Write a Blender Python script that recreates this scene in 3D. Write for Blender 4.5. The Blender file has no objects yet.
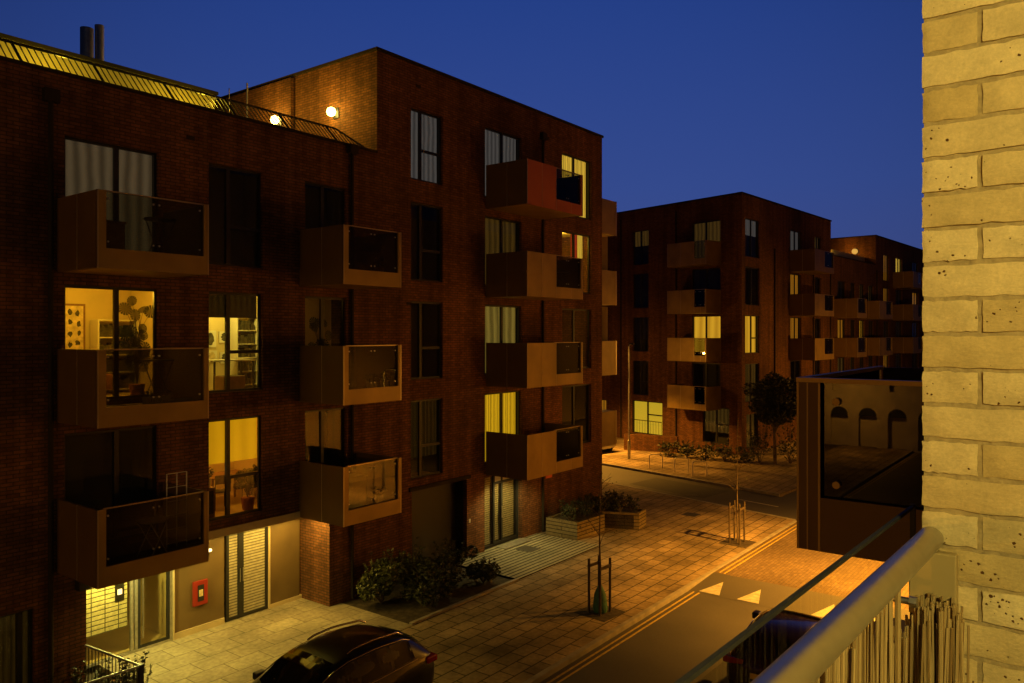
import bpy, bmesh, math, random
from mathutils import Vector, Matrix
R = math.radians
random.seed(11)
SC = bpy.context.scene
COL = SC.collection

# ------------------------------------------------------------------ camera
# World frame: x runs along the street, y across it towards the red brick block, z up.
cam_d = bpy.data.cameras.new('camera')
cam = bpy.data.objects.new('camera', cam_d); COL.objects.link(cam)
cam.location = (0, 0, 7.33)
cam.rotation_euler = (R(90), 0, -math.atan2(.7956, .6059))
cam_d.sensor_width = 36; cam_d.lens = 780 / 1024 * 36
cam_d.shift_y = -7.5 / 1024
cam_d.clip_start = .05; cam_d.clip_end = 3000
SC.camera = cam

# ------------------------------------------------------------------ sky / moonlight level sun
w = bpy.data.worlds.new('World'); SC.world = w; w.use_nodes = True
nt = w.node_tree; nt.nodes.clear()
out = nt.nodes.new('ShaderNodeOutputWorld'); bg = nt.nodes.new('ShaderNodeBackground')
sky = nt.nodes.new('ShaderNodeTexSky'); sky.sky_type = 'NISHITA'; sky.sun_disc = False
sky.sun_elevation = R(-4.0); sky.sun_rotation = R(150); sky.air_density = 1.0; sky.dust_density = .3; sky.ozone_density = 4
tc = nt.nodes.new('ShaderNodeTexCoord'); sx = nt.nodes.new('ShaderNodeSeparateXYZ')
rp = nt.nodes.new('ShaderNodeValToRGB')
nt.links.new(tc.outputs['Generated'], sx.inputs[0]); nt.links.new(sx.outputs['Z'], rp.inputs[0])
els = rp.color_ramp.elements
els[0].position = 0.0; els[0].color = (.056, .078, .240, 1)
els[1].position = 1.0; els[1].color = (.0015, .005, .022, 1)
e = els.new(.56); e.color = (.004, .012, .055, 1)
e = els.new(.18); e.color = (.037, .074, .285, 1)
e = els.new(.40); e.color = (.020, .057, .275, 1)
mx = nt.nodes.new('ShaderNodeMixRGB'); mx.inputs[0].default_value = .93
nt.links.new(sky.outputs[0], mx.inputs[1]); nt.links.new(rp.outputs[0], mx.inputs[2])
nt.links.new(mx.outputs[0], bg.inputs[0])
# afterglow: the sky is brighter on the side where the sun has set (+x, +y)
dt = nt.nodes.new('ShaderNodeVectorMath'); dt.operation = 'DOT_PRODUCT'; dt.inputs[1].default_value = (.79, .61, 0)
nt.links.new(tc.outputs['Generated'], dt.inputs[0])
gl_ = nt.nodes.new('ShaderNodeMapRange'); gl_.interpolation_type = 'SMOOTHSTEP'
gl_.inputs[1].default_value = .45; gl_.inputs[2].default_value = 1.02; gl_.inputs[3].default_value = .10; gl_.inputs[4].default_value = 1.0
nt.links.new(dt.outputs['Value'], gl_.inputs[0]); nt.links.new(gl_.outputs[0], bg.inputs[1])
nt.links.new(bg.outputs[0], out.inputs[0])
sun_d = bpy.data.lights.new('sun', 'SUN'); sun_d.energy = .004; sun_d.angle = R(12); sun_d.color = (.75, .82, 1)
sun = bpy.data.objects.new('sun', sun_d); COL.objects.link(sun); sun.rotation_euler = (R(60), 0, R(-40))
SC.view_settings.view_transform = 'Standard'; SC.view_settings.look = 'None'
SC.view_settings.exposure = 0; SC.view_settings.gamma = 1
try: SC.view_settings.use_curve_mapping = False
except Exception: pass
try:
    SC.cycles.use_light_tree = True
    SC.cycles.sample_clamp_indirect = 3.0
    SC.cycles.max_bounces = 7; SC.cycles.transparent_max_bounces = 12
    SC.cycles.caustics_reflective = False; SC.cycles.caustics_refractive = False
except Exception: pass

SODIUM = (1, .42, .04)
AMBER = (1, .55, .05)
WARM = (1, .66, .14)

# ------------------------------------------------------------------ materials
def newmat(name):
    m = bpy.data.materials.new(name); m.use_nodes = True
    n = m.node_tree.nodes; b = n.get('Principled BSDF')
    return m, m.node_tree, b
def L(t, a, b): t.links.new(a, b)
def plain(name, col, rough=.6, metal=0, noise=.0, nscale=6, spec=.5, bump=0, coat=0):
    m, t, b = newmat(name)
    b.inputs['Roughness'].default_value = rough; b.inputs['Metallic'].default_value = metal
    b.inputs['Specular IOR Level'].default_value = spec
    b.inputs['Coat Weight'].default_value = coat
    if noise > 0 or bump > 0:
        tc = t.nodes.new('ShaderNodeTexCoord'); nz = t.nodes.new('ShaderNodeTexNoise')
        nz.inputs['Scale'].default_value = nscale; nz.inputs['Detail'].default_value = 6
        L(t, tc.outputs['Object'], nz.inputs['Vector'])
        r = t.nodes.new('ShaderNodeValToRGB')
        r.color_ramp.elements[0].position = .3; r.color_ramp.elements[1].position = .7
        r.color_ramp.elements[0].color = (*[c * (1 - noise) for c in col], 1)
        r.color_ramp.elements[1].color = (*[min(1, c * (1 + noise)) for c in col], 1)
        L(t, nz.outputs['Fac'], r.inputs[0]); L(t, r.outputs[0], b.inputs['Base Color'])
        if bump > 0:
            bp = t.nodes.new('ShaderNodeBump'); bp.inputs['Strength'].default_value = bump; bp.inputs['Distance'].default_value = .01
            L(t, nz.outputs['Fac'], bp.inputs['Height']); L(t, bp.outputs[0], b.inputs['Normal'])
    else:
        b.inputs['Base Color'].default_value = (*col, 1)
    return m
def brick(name, c1, c2, mortar, bw=.225, bh=.075, ms=.010, rough=.9, rot=0, stain=.35, bump=.5, off=.5, bias=0, stain_scale=.35, streak=0):
    m, t, b = newmat(name)
    uv = t.nodes.new('ShaderNodeUVMap'); mp = t.nodes.new('ShaderNodeMapping'); mp.inputs['Rotation'].default_value = (0, 0, rot)
    br = t.nodes.new('ShaderNodeTexBrick'); br.offset = off
    br.inputs['Scale'].default_value = 1; br.inputs['Brick Width'].default_value = bw; br.inputs['Row Height'].default_value = bh
    br.inputs['Mortar Size'].default_value = ms; br.inputs['Mortar Smooth'].default_value = .2; br.inputs['Bias'].default_value = bias
    br.inputs['Color1'].default_value = (*c1, 1); br.inputs['Color2'].default_value = (*c2, 1); br.inputs['Mortar'].default_value = (*mortar, 1)
    L(t, uv.outputs[0], mp.inputs[0]); L(t, mp.outputs[0], br.inputs['Vector'])
    nz = t.nodes.new('ShaderNodeTexNoise'); nz.inputs['Scale'].default_value = stain_scale; nz.inputs['Detail'].default_value = 8
    L(t, mp.outputs[0], nz.inputs['Vector'])
    r = t.nodes.new('ShaderNodeMapRange'); r.inputs[1].default_value = .3; r.inputs[2].default_value = .7
    r.inputs[3].default_value = 1 - stain; r.inputs[4].default_value = 1 + stain
    L(t, nz.outputs['Fac'], r.inputs[0])
    n2 = t.nodes.new('ShaderNodeTexNoise'); n2.inputs['Scale'].default_value = 9; n2.inputs['Detail'].default_value = 4
    L(t, mp.outputs[0], n2.inputs['Vector'])
    r2 = t.nodes.new('ShaderNodeMapRange'); r2.inputs[1].default_value = .25; r2.inputs[2].default_value = .75; r2.inputs[3].default_value = .75; r2.inputs[4].default_value = 1.25
    L(t, n2.outputs['Fac'], r2.inputs[0])
    mm = t.nodes.new('ShaderNodeMath'); mm.operation = 'MULTIPLY'; L(t, r.outputs[0], mm.inputs[0]); L(t, r2.outputs[0], mm.inputs[1])
    if streak:                                   # rain streaks running down the wall
        ms_ = t.nodes.new('ShaderNodeMapping'); ms_.inputs['Scale'].default_value = (2.2, .12, 1); L(t, uv.outputs[0], ms_.inputs[0])
        n4 = t.nodes.new('ShaderNodeTexNoise'); n4.inputs['Scale'].default_value = 1.3; n4.inputs['Detail'].default_value = 7; L(t, ms_.outputs[0], n4.inputs['Vector'])
        r4 = t.nodes.new('ShaderNodeMapRange'); r4.inputs[1].default_value = .35; r4.inputs[2].default_value = .7; r4.inputs[3].default_value = 1 - streak; r4.inputs[4].default_value = 1 + streak * .6
        L(t, n4.outputs['Fac'], r4.inputs[0]); m4 = t.nodes.new('ShaderNodeMath'); m4.operation = 'MULTIPLY'; L(t, mm.outputs[0], m4.inputs[0]); L(t, r4.outputs[0], m4.inputs[1]); mm = m4
    mu = t.nodes.new('ShaderNodeVectorMath'); mu.operation = 'SCALE'
    L(t, br.outputs['Color'], mu.inputs[0]); L(t, mm.outputs[0], mu.inputs['Scale'])
    L(t, mu.outputs[0], b.inputs['Base Color']); b.inputs['Roughness'].default_value = rough
    b.inputs['Specular IOR Level'].default_value = .25
    bp = t.nodes.new('ShaderNodeBump'); bp.invert = True; bp.inputs['Strength'].default_value = bump; bp.inputs['Distance'].default_value = .01
    L(t, br.outputs['Fac'], bp.inputs['Height']); L(t, bp.outputs[0], b.inputs['Normal'])
    return m
def emit(name, col, s, stripes=0, tint=None, vertical=True):
    m, t, b = newmat(name)
    b.inputs['Base Color'].default_value = (*[c * .12 for c in col], 1); b.inputs['Roughness'].default_value = .9
    b.inputs['Emission Strength'].default_value = s
    if stripes:
        uv = t.nodes.new('ShaderNodeUVMap'); wv = t.nodes.new('ShaderNodeTexWave'); wv.wave_type = 'BANDS'
        wv.bands_direction = 'X' if vertical else 'Y'
        wv.inputs['Scale'].default_value = stripes; wv.inputs['Distortion'].default_value = 1.6 if vertical else .2
        L(t, uv.outputs[0], wv.inputs['Vector'])
        r = t.nodes.new('ShaderNodeValToRGB')
        c2 = tint or [c * .45 for c in col]
        r.color_ramp.elements[0].color = (*c2, 1); r.color_ramp.elements[1].color = (*col, 1)
        L(t, wv.outputs['Fac'], r.inputs[0]); L(t, r.outputs[0], b.inputs['Emission Color'])
    else:
        b.inputs['Emission Color'].default_value = (*col, 1)
    return m
def glass(name, tint=(.8, .85, .8), f0=.05, rough=.01, extra=0.0, fmax=.8):
    m = bpy.data.materials.new(name); m.use_nodes = True; t = m.node_tree; t.nodes.clear()
    o = t.nodes.new('ShaderNodeOutputMaterial'); mix = t.nodes.new('ShaderNodeMixShader')
    tr = t.nodes.new('ShaderNodeBsdfTransparent'); gl = t.nodes.new('ShaderNodeBsdfGlossy')
    tr.inputs[0].default_value = (*tint, 1); gl.inputs['Roughness'].default_value = rough
    lw = t.nodes.new('ShaderNodeLayerWeight'); lw.inputs[0].default_value = .5
    pw = t.nodes.new('ShaderNodeMath'); pw.operation = 'POWER'; pw.inputs[1].default_value = 5; L(t, lw.outputs['Facing'], pw.inputs[0])
    ad = t.nodes.new('ShaderNodeMapRange'); ad.inputs[3].default_value = f0 + extra; ad.inputs[4].default_value = fmax
    L(t, pw.outputs[0], ad.inputs[0])
    L(t, ad.outputs[0], mix.inputs[0]); L(t, tr.outputs[0], mix.inputs[1]); L(t, gl.outputs[0], mix.inputs[2]); L(t, mix.outputs[0], o.inputs[0])
    return m
def leafmat(name, c1, c2):
    m, t, b = newmat(name)
    g = t.nodes.new('ShaderNodeNewGeometry'); r = t.nodes.new('ShaderNodeValToRGB')
    r.color_ramp.elements[0].color = (*c1, 1); r.color_ramp.elements[1].color = (*c2, 1)
    L(t, g.outputs['Random Per Island'], r.inputs[0]); L(t, r.outputs[0], b.inputs['Base Color'])
    b.inputs['Roughness'].default_value = .55
    return m

M = {}
M['red_brick'] = brick('red_brick', (.195, .080, .031), (.115, .047, .019), (.065, .040, .019), ms=.011, stain=.35, streak=.35)
M['paving'] = brick('paving', (.30, .22, .13), (.21, .155, .09), (.05, .037, .02), bw=.62, bh=.42, ms=.018, stain=.55, bump=.6, stain_scale=.6)
M['forecourt'] = brick('forecourt', (.30, .26, .18), (.25, .21, .15), (.12, .10, .07), bw=.9, bh=.6, ms=.012, stain=.45, bump=.4, stain_scale=.5)
M['block_paving'] = brick('block_paving', (.15, .105, .06), (.11, .075, .045), (.07, .05, .035), bw=.21, bh=.11, ms=.008, stain=.3)
M['deck'] = brick('deck', (.30, .27, .19), (.22, .20, .14), (.02, .018, .012), bw=60, bh=.19, ms=.03, stain=.35, bump=1)
def asphalt():
    m, t, b = newmat('asphalt')
    tc = t.nodes.new('ShaderNodeTexCoord')
    n1 = t.nodes.new('ShaderNodeTexNoise'); n1.inputs['Scale'].default_value = .5; n1.inputs['Detail'].default_value = 8
    n2 = t.nodes.new('ShaderNodeTexNoise'); n2.inputs['Scale'].default_value = 60; n2.inputs['Detail'].default_value = 3
    L(t, tc.outputs['Object'], n1.inputs['Vector']); L(t, tc.outputs['Object'], n2.inputs['Vector'])
    a = t.nodes.new('ShaderNodeMath'); a.operation = 'ADD'; L(t, n1.outputs['Fac'], a.inputs[0]); L(t, n2.outputs['Fac'], a.inputs[1])
    r = t.nodes.new('ShaderNodeValToRGB'); r.color_ramp.elements[0].position = .35; r.color_ramp.elements[1].position = .75
    r.color_ramp.elements[0].color = (.048, .042, .034, 1); r.color_ramp.elements[1].color = (.098, .084, .066, 1)
    h = t.nodes.new('ShaderNodeMath'); h.operation = 'MULTIPLY'; h.inputs[1].default_value = .5; L(t, a.outputs[0], h.inputs[0])
    L(t, h.outputs[0], r.inputs[0]); L(t, r.outputs[0], b.inputs['Base Color']); b.inputs['Roughness'].default_value = .75
    bp = t.nodes.new('ShaderNodeBump'); bp.inputs['Strength'].default_value = .3; bp.inputs['Distance'].default_value = .008
    L(t, n2.outputs['Fac'], bp.inputs['Height']); L(t, bp.outputs[0], b.inputs['Normal'])
    return m
M['asphalt'] = asphalt()
M['asphalt_patch'] = plain('asphalt_patch', (.042, .038, .032), .85, noise=.25, nscale=30, bump=.3)
M['cover'] = plain('cast_iron_cover', (.04, .035, .03), .6, noise=.4, nscale=20, bump=.6)
M['ground'] = plain('ground_earth', (.06, .05, .038), .95, noise=.4, nscale=.4)
M['soil'] = plain('soil', (.045, .032, .02), .95, noise=.6, nscale=7, bump=.8)
M['kerb'] = plain('kerb_stone', (.26, .23, .19), .85, noise=.25, nscale=3)
M['white_line'] = plain('white_line', (.42, .38, .30), .7, noise=.3, nscale=9)
M['yellow_line'] = plain('yellow_line', (.42, .29, .05), .8, noise=.3, nscale=9)
M['frame'] = plain('dark_window_frame', (.018, .018, .018), .45)
M['panel'] = plain('bronze_panel', (.28, .182, .048), .48, metal=.35, noise=.22, nscale=1.2)
M['panel_dark'] = plain('brown_panel', (.14, .078, .018), .65, metal=.0, noise=.1, nscale=1.5)
M['panel_red'] = plain('rust_red_panel', (.34, .085, .018), .6, metal=.0, noise=.1, nscale=1.5)
M['clad'] = plain('umber_cladding', (.135, .088, .035), .6, noise=.15, nscale=1.6)
M['trim'] = plain('bronze_trim', (.42, .32, .20), .35, metal=.5)
M['band'] = plain('beige_band', (.52, .42, .25), .5, noise=.12, nscale=2)
M['coping'] = plain('dark_coping', (.03, .022, .013), .8, spec=.2)
M['roof'] = plain('roof_membrane', (.10, .09, .08), .9, noise=.2, nscale=2)
M['screen'] = plain('pale_roof_cladding', (.66, .54, .22), .6, noise=.12, nscale=1.5)
M['glass'] = glass('window_glass', (.88, .86, .78))
M['balc_glass'] = glass('balcony_glass', (.58, .57, .48), extra=.0)
M['own_glass'] = glass('clear_glass', (.92, .93, .80), extra=-.02, fmax=.2)
M['smoked'] = glass('smoked_glass', (.10, .10, .09), extra=.05)
M['room'] = plain('room_wall', (.64, .52, .27), .9, noise=.08, nscale=2)
M['room_dark'] = plain('unlit_room', (.05, .05, .045), .9)
M['pale_glow_blind'] = emit('pale_glow_blind', (.30, .21, .11), .24, stripes=1.2)  # blind is no light source; its faint glow imitates pale sky sheen
M['grey_glow_blind'] = emit('grey_glow_blind', (.17, .155, .15), .40, stripes=1.5)  # grey emission painted in for sky reflected by unlit windows
M['yellow_blind'] = emit('yellow_blind', (.80, .38, .004), .72, stripes=.7, tint=(.66, .31, .003))
M['gold_curtain'] = emit('gold_curtain', (.78, .44, .010), .85, stripes=2.6)
M['cream_curtain'] = emit('cream_curtain', (.95, .60, .06), .8, stripes=2.2)
M['red_curtain'] = emit('red_curtain', (.42, .04, .008), .8, stripes=3)
M['dim_curtain'] = emit('dim_green_curtain', (.16, .085, .010), .10, stripes=2)
M['lime_blind'] = emit('lime_blind', (.80, .55, .03), .9, stripes=4.5, tint=(.38, .25, .015), vertical=False)
M['far_gold'] = emit('far_gold_room', (.85, .45, .025), .8, stripes=.5, tint=(.60, .30, .015))
M['far_amber'] = emit('far_amber_room', (.55, .22, .012), .55, stripes=.8)
M['far_dim'] = emit('far_dim_room', (.14, .075, .012), .35, stripes=1.1)
M['louvre'] = brick('louvre', (.42, .38, .27), (.38, .345, .25), (.16, .145, .10), bw=60, bh=.075, ms=.014, stain=.05, bump=1)
M['steel'] = plain('brushed_steel', (.52, .50, .46), .40, metal=1, noise=.08, nscale=25)
M['pale_steel'] = plain('pale_steel', (.78, .72, .62), .4, metal=.2)
M['pale_render'] = plain('pale_render', (.50, .43, .30), .9, noise=.15, nscale=1)
M['galv'] = plain('galvanised_steel', (.42, .40, .36), .45, metal=.7, noise=.2, nscale=12)
M['black_metal'] = plain('black_metal', (.022, .02, .018), .45)
M['bracket'] = plain('putty_bracket', (.42, .32, .14), .5, noise=.06, nscale=8)
M['rubber'] = plain('rubber', (.02, .02, .02), .8)
M['car_black'] = plain('black_car_paint', (.010, .009, .009), .3, metal=.0, coat=.5)
M['car_maroon'] = plain('dark_maroon_car_paint', (.035, .006, .008), .22, metal=.3, coat=1)
M['car_silver'] = plain('silver_car_paint', (.35, .35, .36), .3, metal=.7, coat=1)
M['car_glass'] = plain('tinted_car_glass', (.012, .012, .013), .05, coat=.5)
M['chrome'] = plain('chrome', (.6, .58, .55), .15, metal=1)
M['tail'] = plain('tail_lamp', (.35, .012, .012), .15, coat=1)
M['head'] = plain('head_lamp', (.6, .6, .58), .08, coat=1)
M['plate_y'] = plain('yellow_plate', (.75, .55, .06), .5)
M['ink'] = plain('black_ink', (.015, .015, .015), .6)
M['bark'] = plain('bark', (.13, .095, .06), .9, noise=.4, nscale=14, bump=.5)
M['timber'] = plain('timber_stake', (.075, .052, .032), .8, noise=.3, nscale=9)
M['timber_clad'] = brick('timber_planks', (.22, .165, .085), (.17, .125, .06), (.03, .022, .012), bw=2.4, bh=.13, ms=.014, stain=.25, bump=1)
M['bag'] = plain('green_watering_bag', (.03, .11, .085), .6, noise=.4, nscale=8)
M['leaf'] = leafmat('shrub_leaf', (.035, .05, .012), (.10, .11, .03))
M['leaf_dark'] = leafmat('dark_leaf', (.018, .026, .010), (.055, .06, .02))
M['leaf_house'] = leafmat('houseplant_leaf', (.012, .03, .008), (.05, .08, .02))
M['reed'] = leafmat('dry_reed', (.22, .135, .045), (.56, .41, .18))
M['wire'] = plain('wire', (.03, .025, .02), .5)
M['wood'] = plain('wood_furniture', (.22, .11, .045), .6, noise=.25, nscale=6)
M['white_paint'] = plain('white_paint', (.7, .66, .55), .6)
M['mail_white'] = brick('mailbox_front', (.80, .76, .50), (.74, .70, .46), (.12, .11, .07), bw=.30, bh=.105, ms=.012, stain=.04, bump=.8, off=0)
M['red_box'] = plain('red_cabinet', (.27, .02, .010), .5)
M['sign_red'] = plain('orange_red_sign', (.65, .13, .03), .5)
M['lamp_glow'] = emit('lamp_glow', (1, .70, .12), 22)
M['lamp_soft'] = emit('lamp_soft', (1, .75, .3), 4)
M['lamp_dim'] = emit('lamp_dim', (.62, .36, .07), .9)
M['dim_gold'] = emit('dim_gold_room', (.24, .17, .03), .75, stripes=.9)
M['sodium_glow'] = emit('sodium_glow', (1, .48, .1), 14)
M['paper'] = plain('poster_paper', (.62, .50, .26), .8, noise=.35, nscale=9)
M['art_dark'] = plain('dark_print', (.06, .05, .03), .8, noise=.6, nscale=12)
M['art_orange'] = plain('orange_print', (.60, .26, .04), .8, noise=.3, nscale=10)
M['terracotta'] = plain('terracotta', (.32, .13, .06), .8)
M['pot_white'] = plain('pale_pot', (.55, .48, .32), .6)
M['sofa'] = plain('sofa_cloth', (.35, .16, .07), .9, noise=.4, nscale=7)

def buff_brick():
    m, t, b = newmat('buff_brick')
    at = t.nodes.new('ShaderNodeAttribute'); at.attribute_name = 'tone'
    ramp = t.nodes.new('ShaderNodeValToRGB')
    ramp.color_ramp.elements[0].color = (.54, .40, .17, 1); ramp.color_ramp.elements[1].color = (.76, .61, .32, 1)
    L(t, at.outputs['Fac'], ramp.inputs[0])
    tc = t.nodes.new('ShaderNodeTexCoord')
    n1 = t.nodes.new('ShaderNodeTexNoise'); n1.inputs['Scale'].default_value = 14; n1.inputs['Detail'].default_value = 8; n1.inputs['Roughness'].default_value = .7
    L(t, tc.outputs['Object'], n1.inputs['Vector'])
    mr = t.nodes.new('ShaderNodeMapRange'); mr.inputs[1].default_value = .3; mr.inputs[2].default_value = .7; mr.inputs[3].default_value = .80; mr.inputs[4].default_value = 1.16
    L(t, n1.outputs['Fac'], mr.inputs[0])
    sc = t.nodes.new('ShaderNodeVectorMath'); sc.operation = 'SCALE'; L(t, ramp.outputs[0], sc.inputs[0]); L(t, mr.outputs[0], sc.inputs['Scale'])
    # small iron spots, clustered
    v = t.nodes.new('ShaderNodeTexVoronoi'); v.inputs['Scale'].default_value = 95; v.inputs['Randomness'].default_value = 1
    wn = t.nodes.new('ShaderNodeTexNoise'); wn.inputs['Scale'].default_value = 160
    L(t, tc.outputs['Object'], wn.inputs['Vector'])
    va = t.nodes.new('ShaderNodeVectorMath'); va.operation = 'MULTIPLY_ADD'; va.inputs[1].default_value = (.006, .006, .006)
    L(t, wn.outputs['Color'], va.inputs[0]); L(t, tc.outputs['Object'], va.inputs[2]); L(t, va.outputs[0], v.inputs['Vector'])
    cr = t.nodes.new('ShaderNodeTexNoise'); cr.inputs['Scale'].default_value = 9; cr.inputs['Detail'].default_value = 2
    L(t, tc.outputs['Object'], cr.inputs['Vector'])
    sz = t.nodes.new('ShaderNodeSeparateColor'); L(t, v.outputs['Color'], sz.inputs[0])
    # radius = random * cluster
    cm = t.nodes.new('ShaderNodeMapRange'); cm.inputs[1].default_value = .44; cm.inputs[2].default_value = .68; cm.inputs[3].default_value = 0; cm.inputs[4].default_value = .42
    L(t, cr.outputs['Fac'], cm.inputs[0])
    pw = t.nodes.new('ShaderNodeMath'); pw.operation = 'POWER'; pw.inputs[1].default_value = 2.2; L(t, sz.outputs[0], pw.inputs[0])
    rad = t.nodes.new('ShaderNodeMath'); rad.operation = 'MULTIPLY'; L(t, cm.outputs[0], rad.inputs[0]); L(t, pw.outputs[0], rad.inputs[1])
    df = t.nodes.new('ShaderNodeMath'); df.operation = 'SUBTRACT'; L(t, rad.outputs[0], df.inputs[0]); L(t, v.outputs['Distance'], df.inputs[1])
    st = t.nodes.new('ShaderNodeMapRange'); st.inputs[1].default_value = 0; st.inputs[2].default_value = .07; L(t, df.outputs[0], st.inputs[0])
    mx = t.nodes.new('ShaderNodeMixRGB'); L(t, st.outputs[0], mx.inputs[0]); L(t, sc.outputs[0], mx.inputs[1]); mx.inputs[2].default_value = (.10, .045, .012, 1)
    g1 = t.nodes.new('ShaderNodeTexNoise'); g1.inputs['Scale'].default_value = 150; g1.inputs['Detail'].default_value = 5; g1.inputs['Roughness'].default_value = .75; L(t, tc.outputs['Object'], g1.inputs['Vector'])
    g2 = t.nodes.new('ShaderNodeMapRange'); g2.inputs[1].default_value = .3; g2.inputs[2].default_value = .7; g2.inputs[3].default_value = .86; g2.inputs[4].default_value = 1.10; L(t, g1.outputs['Fac'], g2.inputs[0])
    g3 = t.nodes.new('ShaderNodeVectorMath'); g3.operation = 'SCALE'; L(t, mx.outputs[0], g3.inputs[0]); L(t, g2.outputs[0], g3.inputs['Scale'])
    L(t, g3.outputs[0], b.inputs['Base Color']); b.inputs['Roughness'].default_value = .9; b.inputs['Specular IOR Level'].default_value = .2
    n3 = t.nodes.new('ShaderNodeTexNoise'); n3.inputs['Scale'].default_value = 90; n3.inputs['Detail'].default_value = 7
    mpz = t.nodes.new('ShaderNodeMapping'); mpz.inputs['Scale'].default_value = (1, 1, 2.2); L(t, tc.outputs['Object'], mpz.inputs[0]); L(t, mpz.outputs[0], n3.inputs['Vector'])
    h = t.nodes.new('ShaderNodeMath'); h.operation = 'SUBTRACT'; L(t, n3.outputs['Fac'], h.inputs[0]); L(t, st.outputs[0], h.inputs[1])
    bp = t.nodes.new('ShaderNodeBump'); bp.inputs['Strength'].default_value = .55; bp.inputs['Distance'].default_value = .003
    L(t, h.outputs[0], bp.inputs['Height']); L(t, bp.outputs[0], b.inputs['Normal'])
    return m
M['buff'] = buff_brick()
M['mortar'] = plain('buff_mortar', (.38, .295, .15), .95, noise=.2, nscale=60, bump=.5)
M['buff_flat'] = brick('buff_brickwork', (.60, .46, .22), (.52, .39, .18), (.36, .28, .15), stain=.1)

# ------------------------------------------------------------------ mesh builder
SPLIT = {'side_panel', 'glass_fixing', 'corner_trim', 'ramp_triangle_marking', 'double_yellow_line', 'centre_line_marking', 'louvre', 'handle', 'drainpipe', 'flue', 'leg', 'cross_rail', 'roof', 'pane', 'blind', 'coping'}
SETTING = {'ramp_triangle_marking', 'double_yellow_line', 'centre_line_marking'}
class MB:
    def __init__(self): self.v = []; self.f = []; self.smooth = False; self.tones = None
    def face(self, pts):
        n = len(self.v); self.v += [tuple(p) for p in pts]; self.f.append(tuple(range(n, n + len(pts)))); return self
    def box(self, x0, y0, z0, x1, y1, z1):
        if x0 > x1: x0, x1 = x1, x0
        if y0 > y1: y0, y1 = y1, y0
        if z0 > z1: z0, z1 = z1, z0
        n = len(self.v)
        self.v += [(x0,y0,z0),(x1,y0,z0),(x1,y1,z0),(x0,y1,z0),(x0,y0,z1),(x1,y0,z1),(x1,y1,z1),(x0,y1,z1)]
        for q in ((0,3,2,1),(4,5,6,7),(0,1,5,4),(1,2,6,5),(2,3,7,6),(3,0,4,7)): self.f.append(tuple(n + i for i in q))
        return self
    def prism(self, pts, z0, z1):
        n = len(self.v); k = len(pts)
        self.v += [(p[0], p[1], z0) for p in pts] + [(p[0], p[1], z1) for p in pts]
        self.f.append(tuple(n + i for i in reversed(range(k)))); self.f.append(tuple(n + k + i for i in range(k)))
        for i in range(k):
            j = (i + 1) % k; self.f.append((n + i, n + j, n + k + j, n + k + i))
        return self
    def tube(self, pts, r, seg=8, cap=True):
        pts = [Vector(p) for p in pts]; rs = r if isinstance(r, (list, tuple)) else [r] * len(pts)
        rings = []; prev = None
        for i, p in enumerate(pts):
            d = (pts[min(i + 1, len(pts) - 1)] - pts[max(i - 1, 0)]).normalized()
            if prev is None:
                a = Vector((0, 0, 1)) if abs(d.z) < .9 else Vector((1, 0, 0))
                s = d.cross(a).normalized()
            else:
                s = (prev - d * prev.dot(d)).normalized()
            prev = s; u = d.cross(s)
            n = len(self.v)
            for k in range(seg):
                t = 2 * math.pi * k / seg; self.v.append(tuple(p + (s * math.cos(t) + u * math.sin(t)) * rs[i]))
            rings.append(n)
        for a, b in zip(rings, rings[1:]):
            for k in range(seg):
                j = (k + 1) % seg; self.f.append((a + k, a + j, b + j, b + k))
        if cap:
            self.f.append(tuple(rings[0] + k for k in reversed(range(seg)))); self.f.append(tuple(rings[-1] + k for k in range(seg)))
        self.smooth = True
        return self
    def bar(self, a, b, w, h=None):
        self.tube([a, b], [w / 2 * 1.414] * 2, 4); self.smooth = False; return self
    def build(self, name, mat, parent=None, loc=(0,0,0), rz=0, bevel=0, smooth=None):
        if name in SPLIT:
            par = list(range(len(self.v)))
            def find(i):
                while par[i] != i: par[i] = par[par[i]]; i = par[i]
                return i
            for f in self.f:
                for i in f[1:]: par[find(i)] = find(f[0])
            comp = {}
            for f in self.f: comp.setdefault(find(f[0]), []).append(f)
            if len(comp) > 1:
                o = None
                for fs in comp.values():
                    q = MB(); ids = sorted({i for f in fs for i in f}); mp = {a: b for b, a in enumerate(ids)}
                    q.v = [self.v[i] for i in ids]; q.f = [tuple(mp[i] for i in f) for f in fs]; q.smooth = self.smooth
                    o = q.build(name, mat, parent, loc, rz, bevel, smooth)
                    if not parent and name in SETTING: o['kind'] = 'structure'
                return o
        me = bpy.data.meshes.new(name); me.from_pydata(self.v, [], self.f); me.update()
        uv = me.uv_layers.new(name='UVMap')
        for p in me.polygons:
            n = p.normal; ax = max(range(3), key=lambda i: abs(n[i]))
            for li in p.loop_indices:
                co = me.vertices[me.loops[li].vertex_index].co
                uv.data[li].uv = (co.y, co.z) if ax == 0 else ((co.x, co.z) if ax == 1 else (co.x, co.y))
        if (self.smooth if smooth is None else smooth):
            for p in me.polygons: p.use_smooth = True
            if hasattr(me, 'set_sharp_from_angle'): me.set_sharp_from_angle(angle=R(50))
        me.materials.append(mat)
        o = bpy.data.objects.new(name, me); COL.objects.link(o)
        o.location = loc; o.rotation_euler = (0, 0, rz)
        if parent: o.parent = parent
        if bevel:
            b = o.modifiers.new('bevel', 'BEVEL'); b.width = bevel; b.segments = 2; b.limit_method = 'ANGLE'
        return o
def tag(o, label=None, cat=None, group=None, kind=None):
    if label: o['label'] = label
    if cat: o['category'] = cat
    if group: o['group'] = group
    if kind: o['kind'] = kind
    return o
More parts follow.
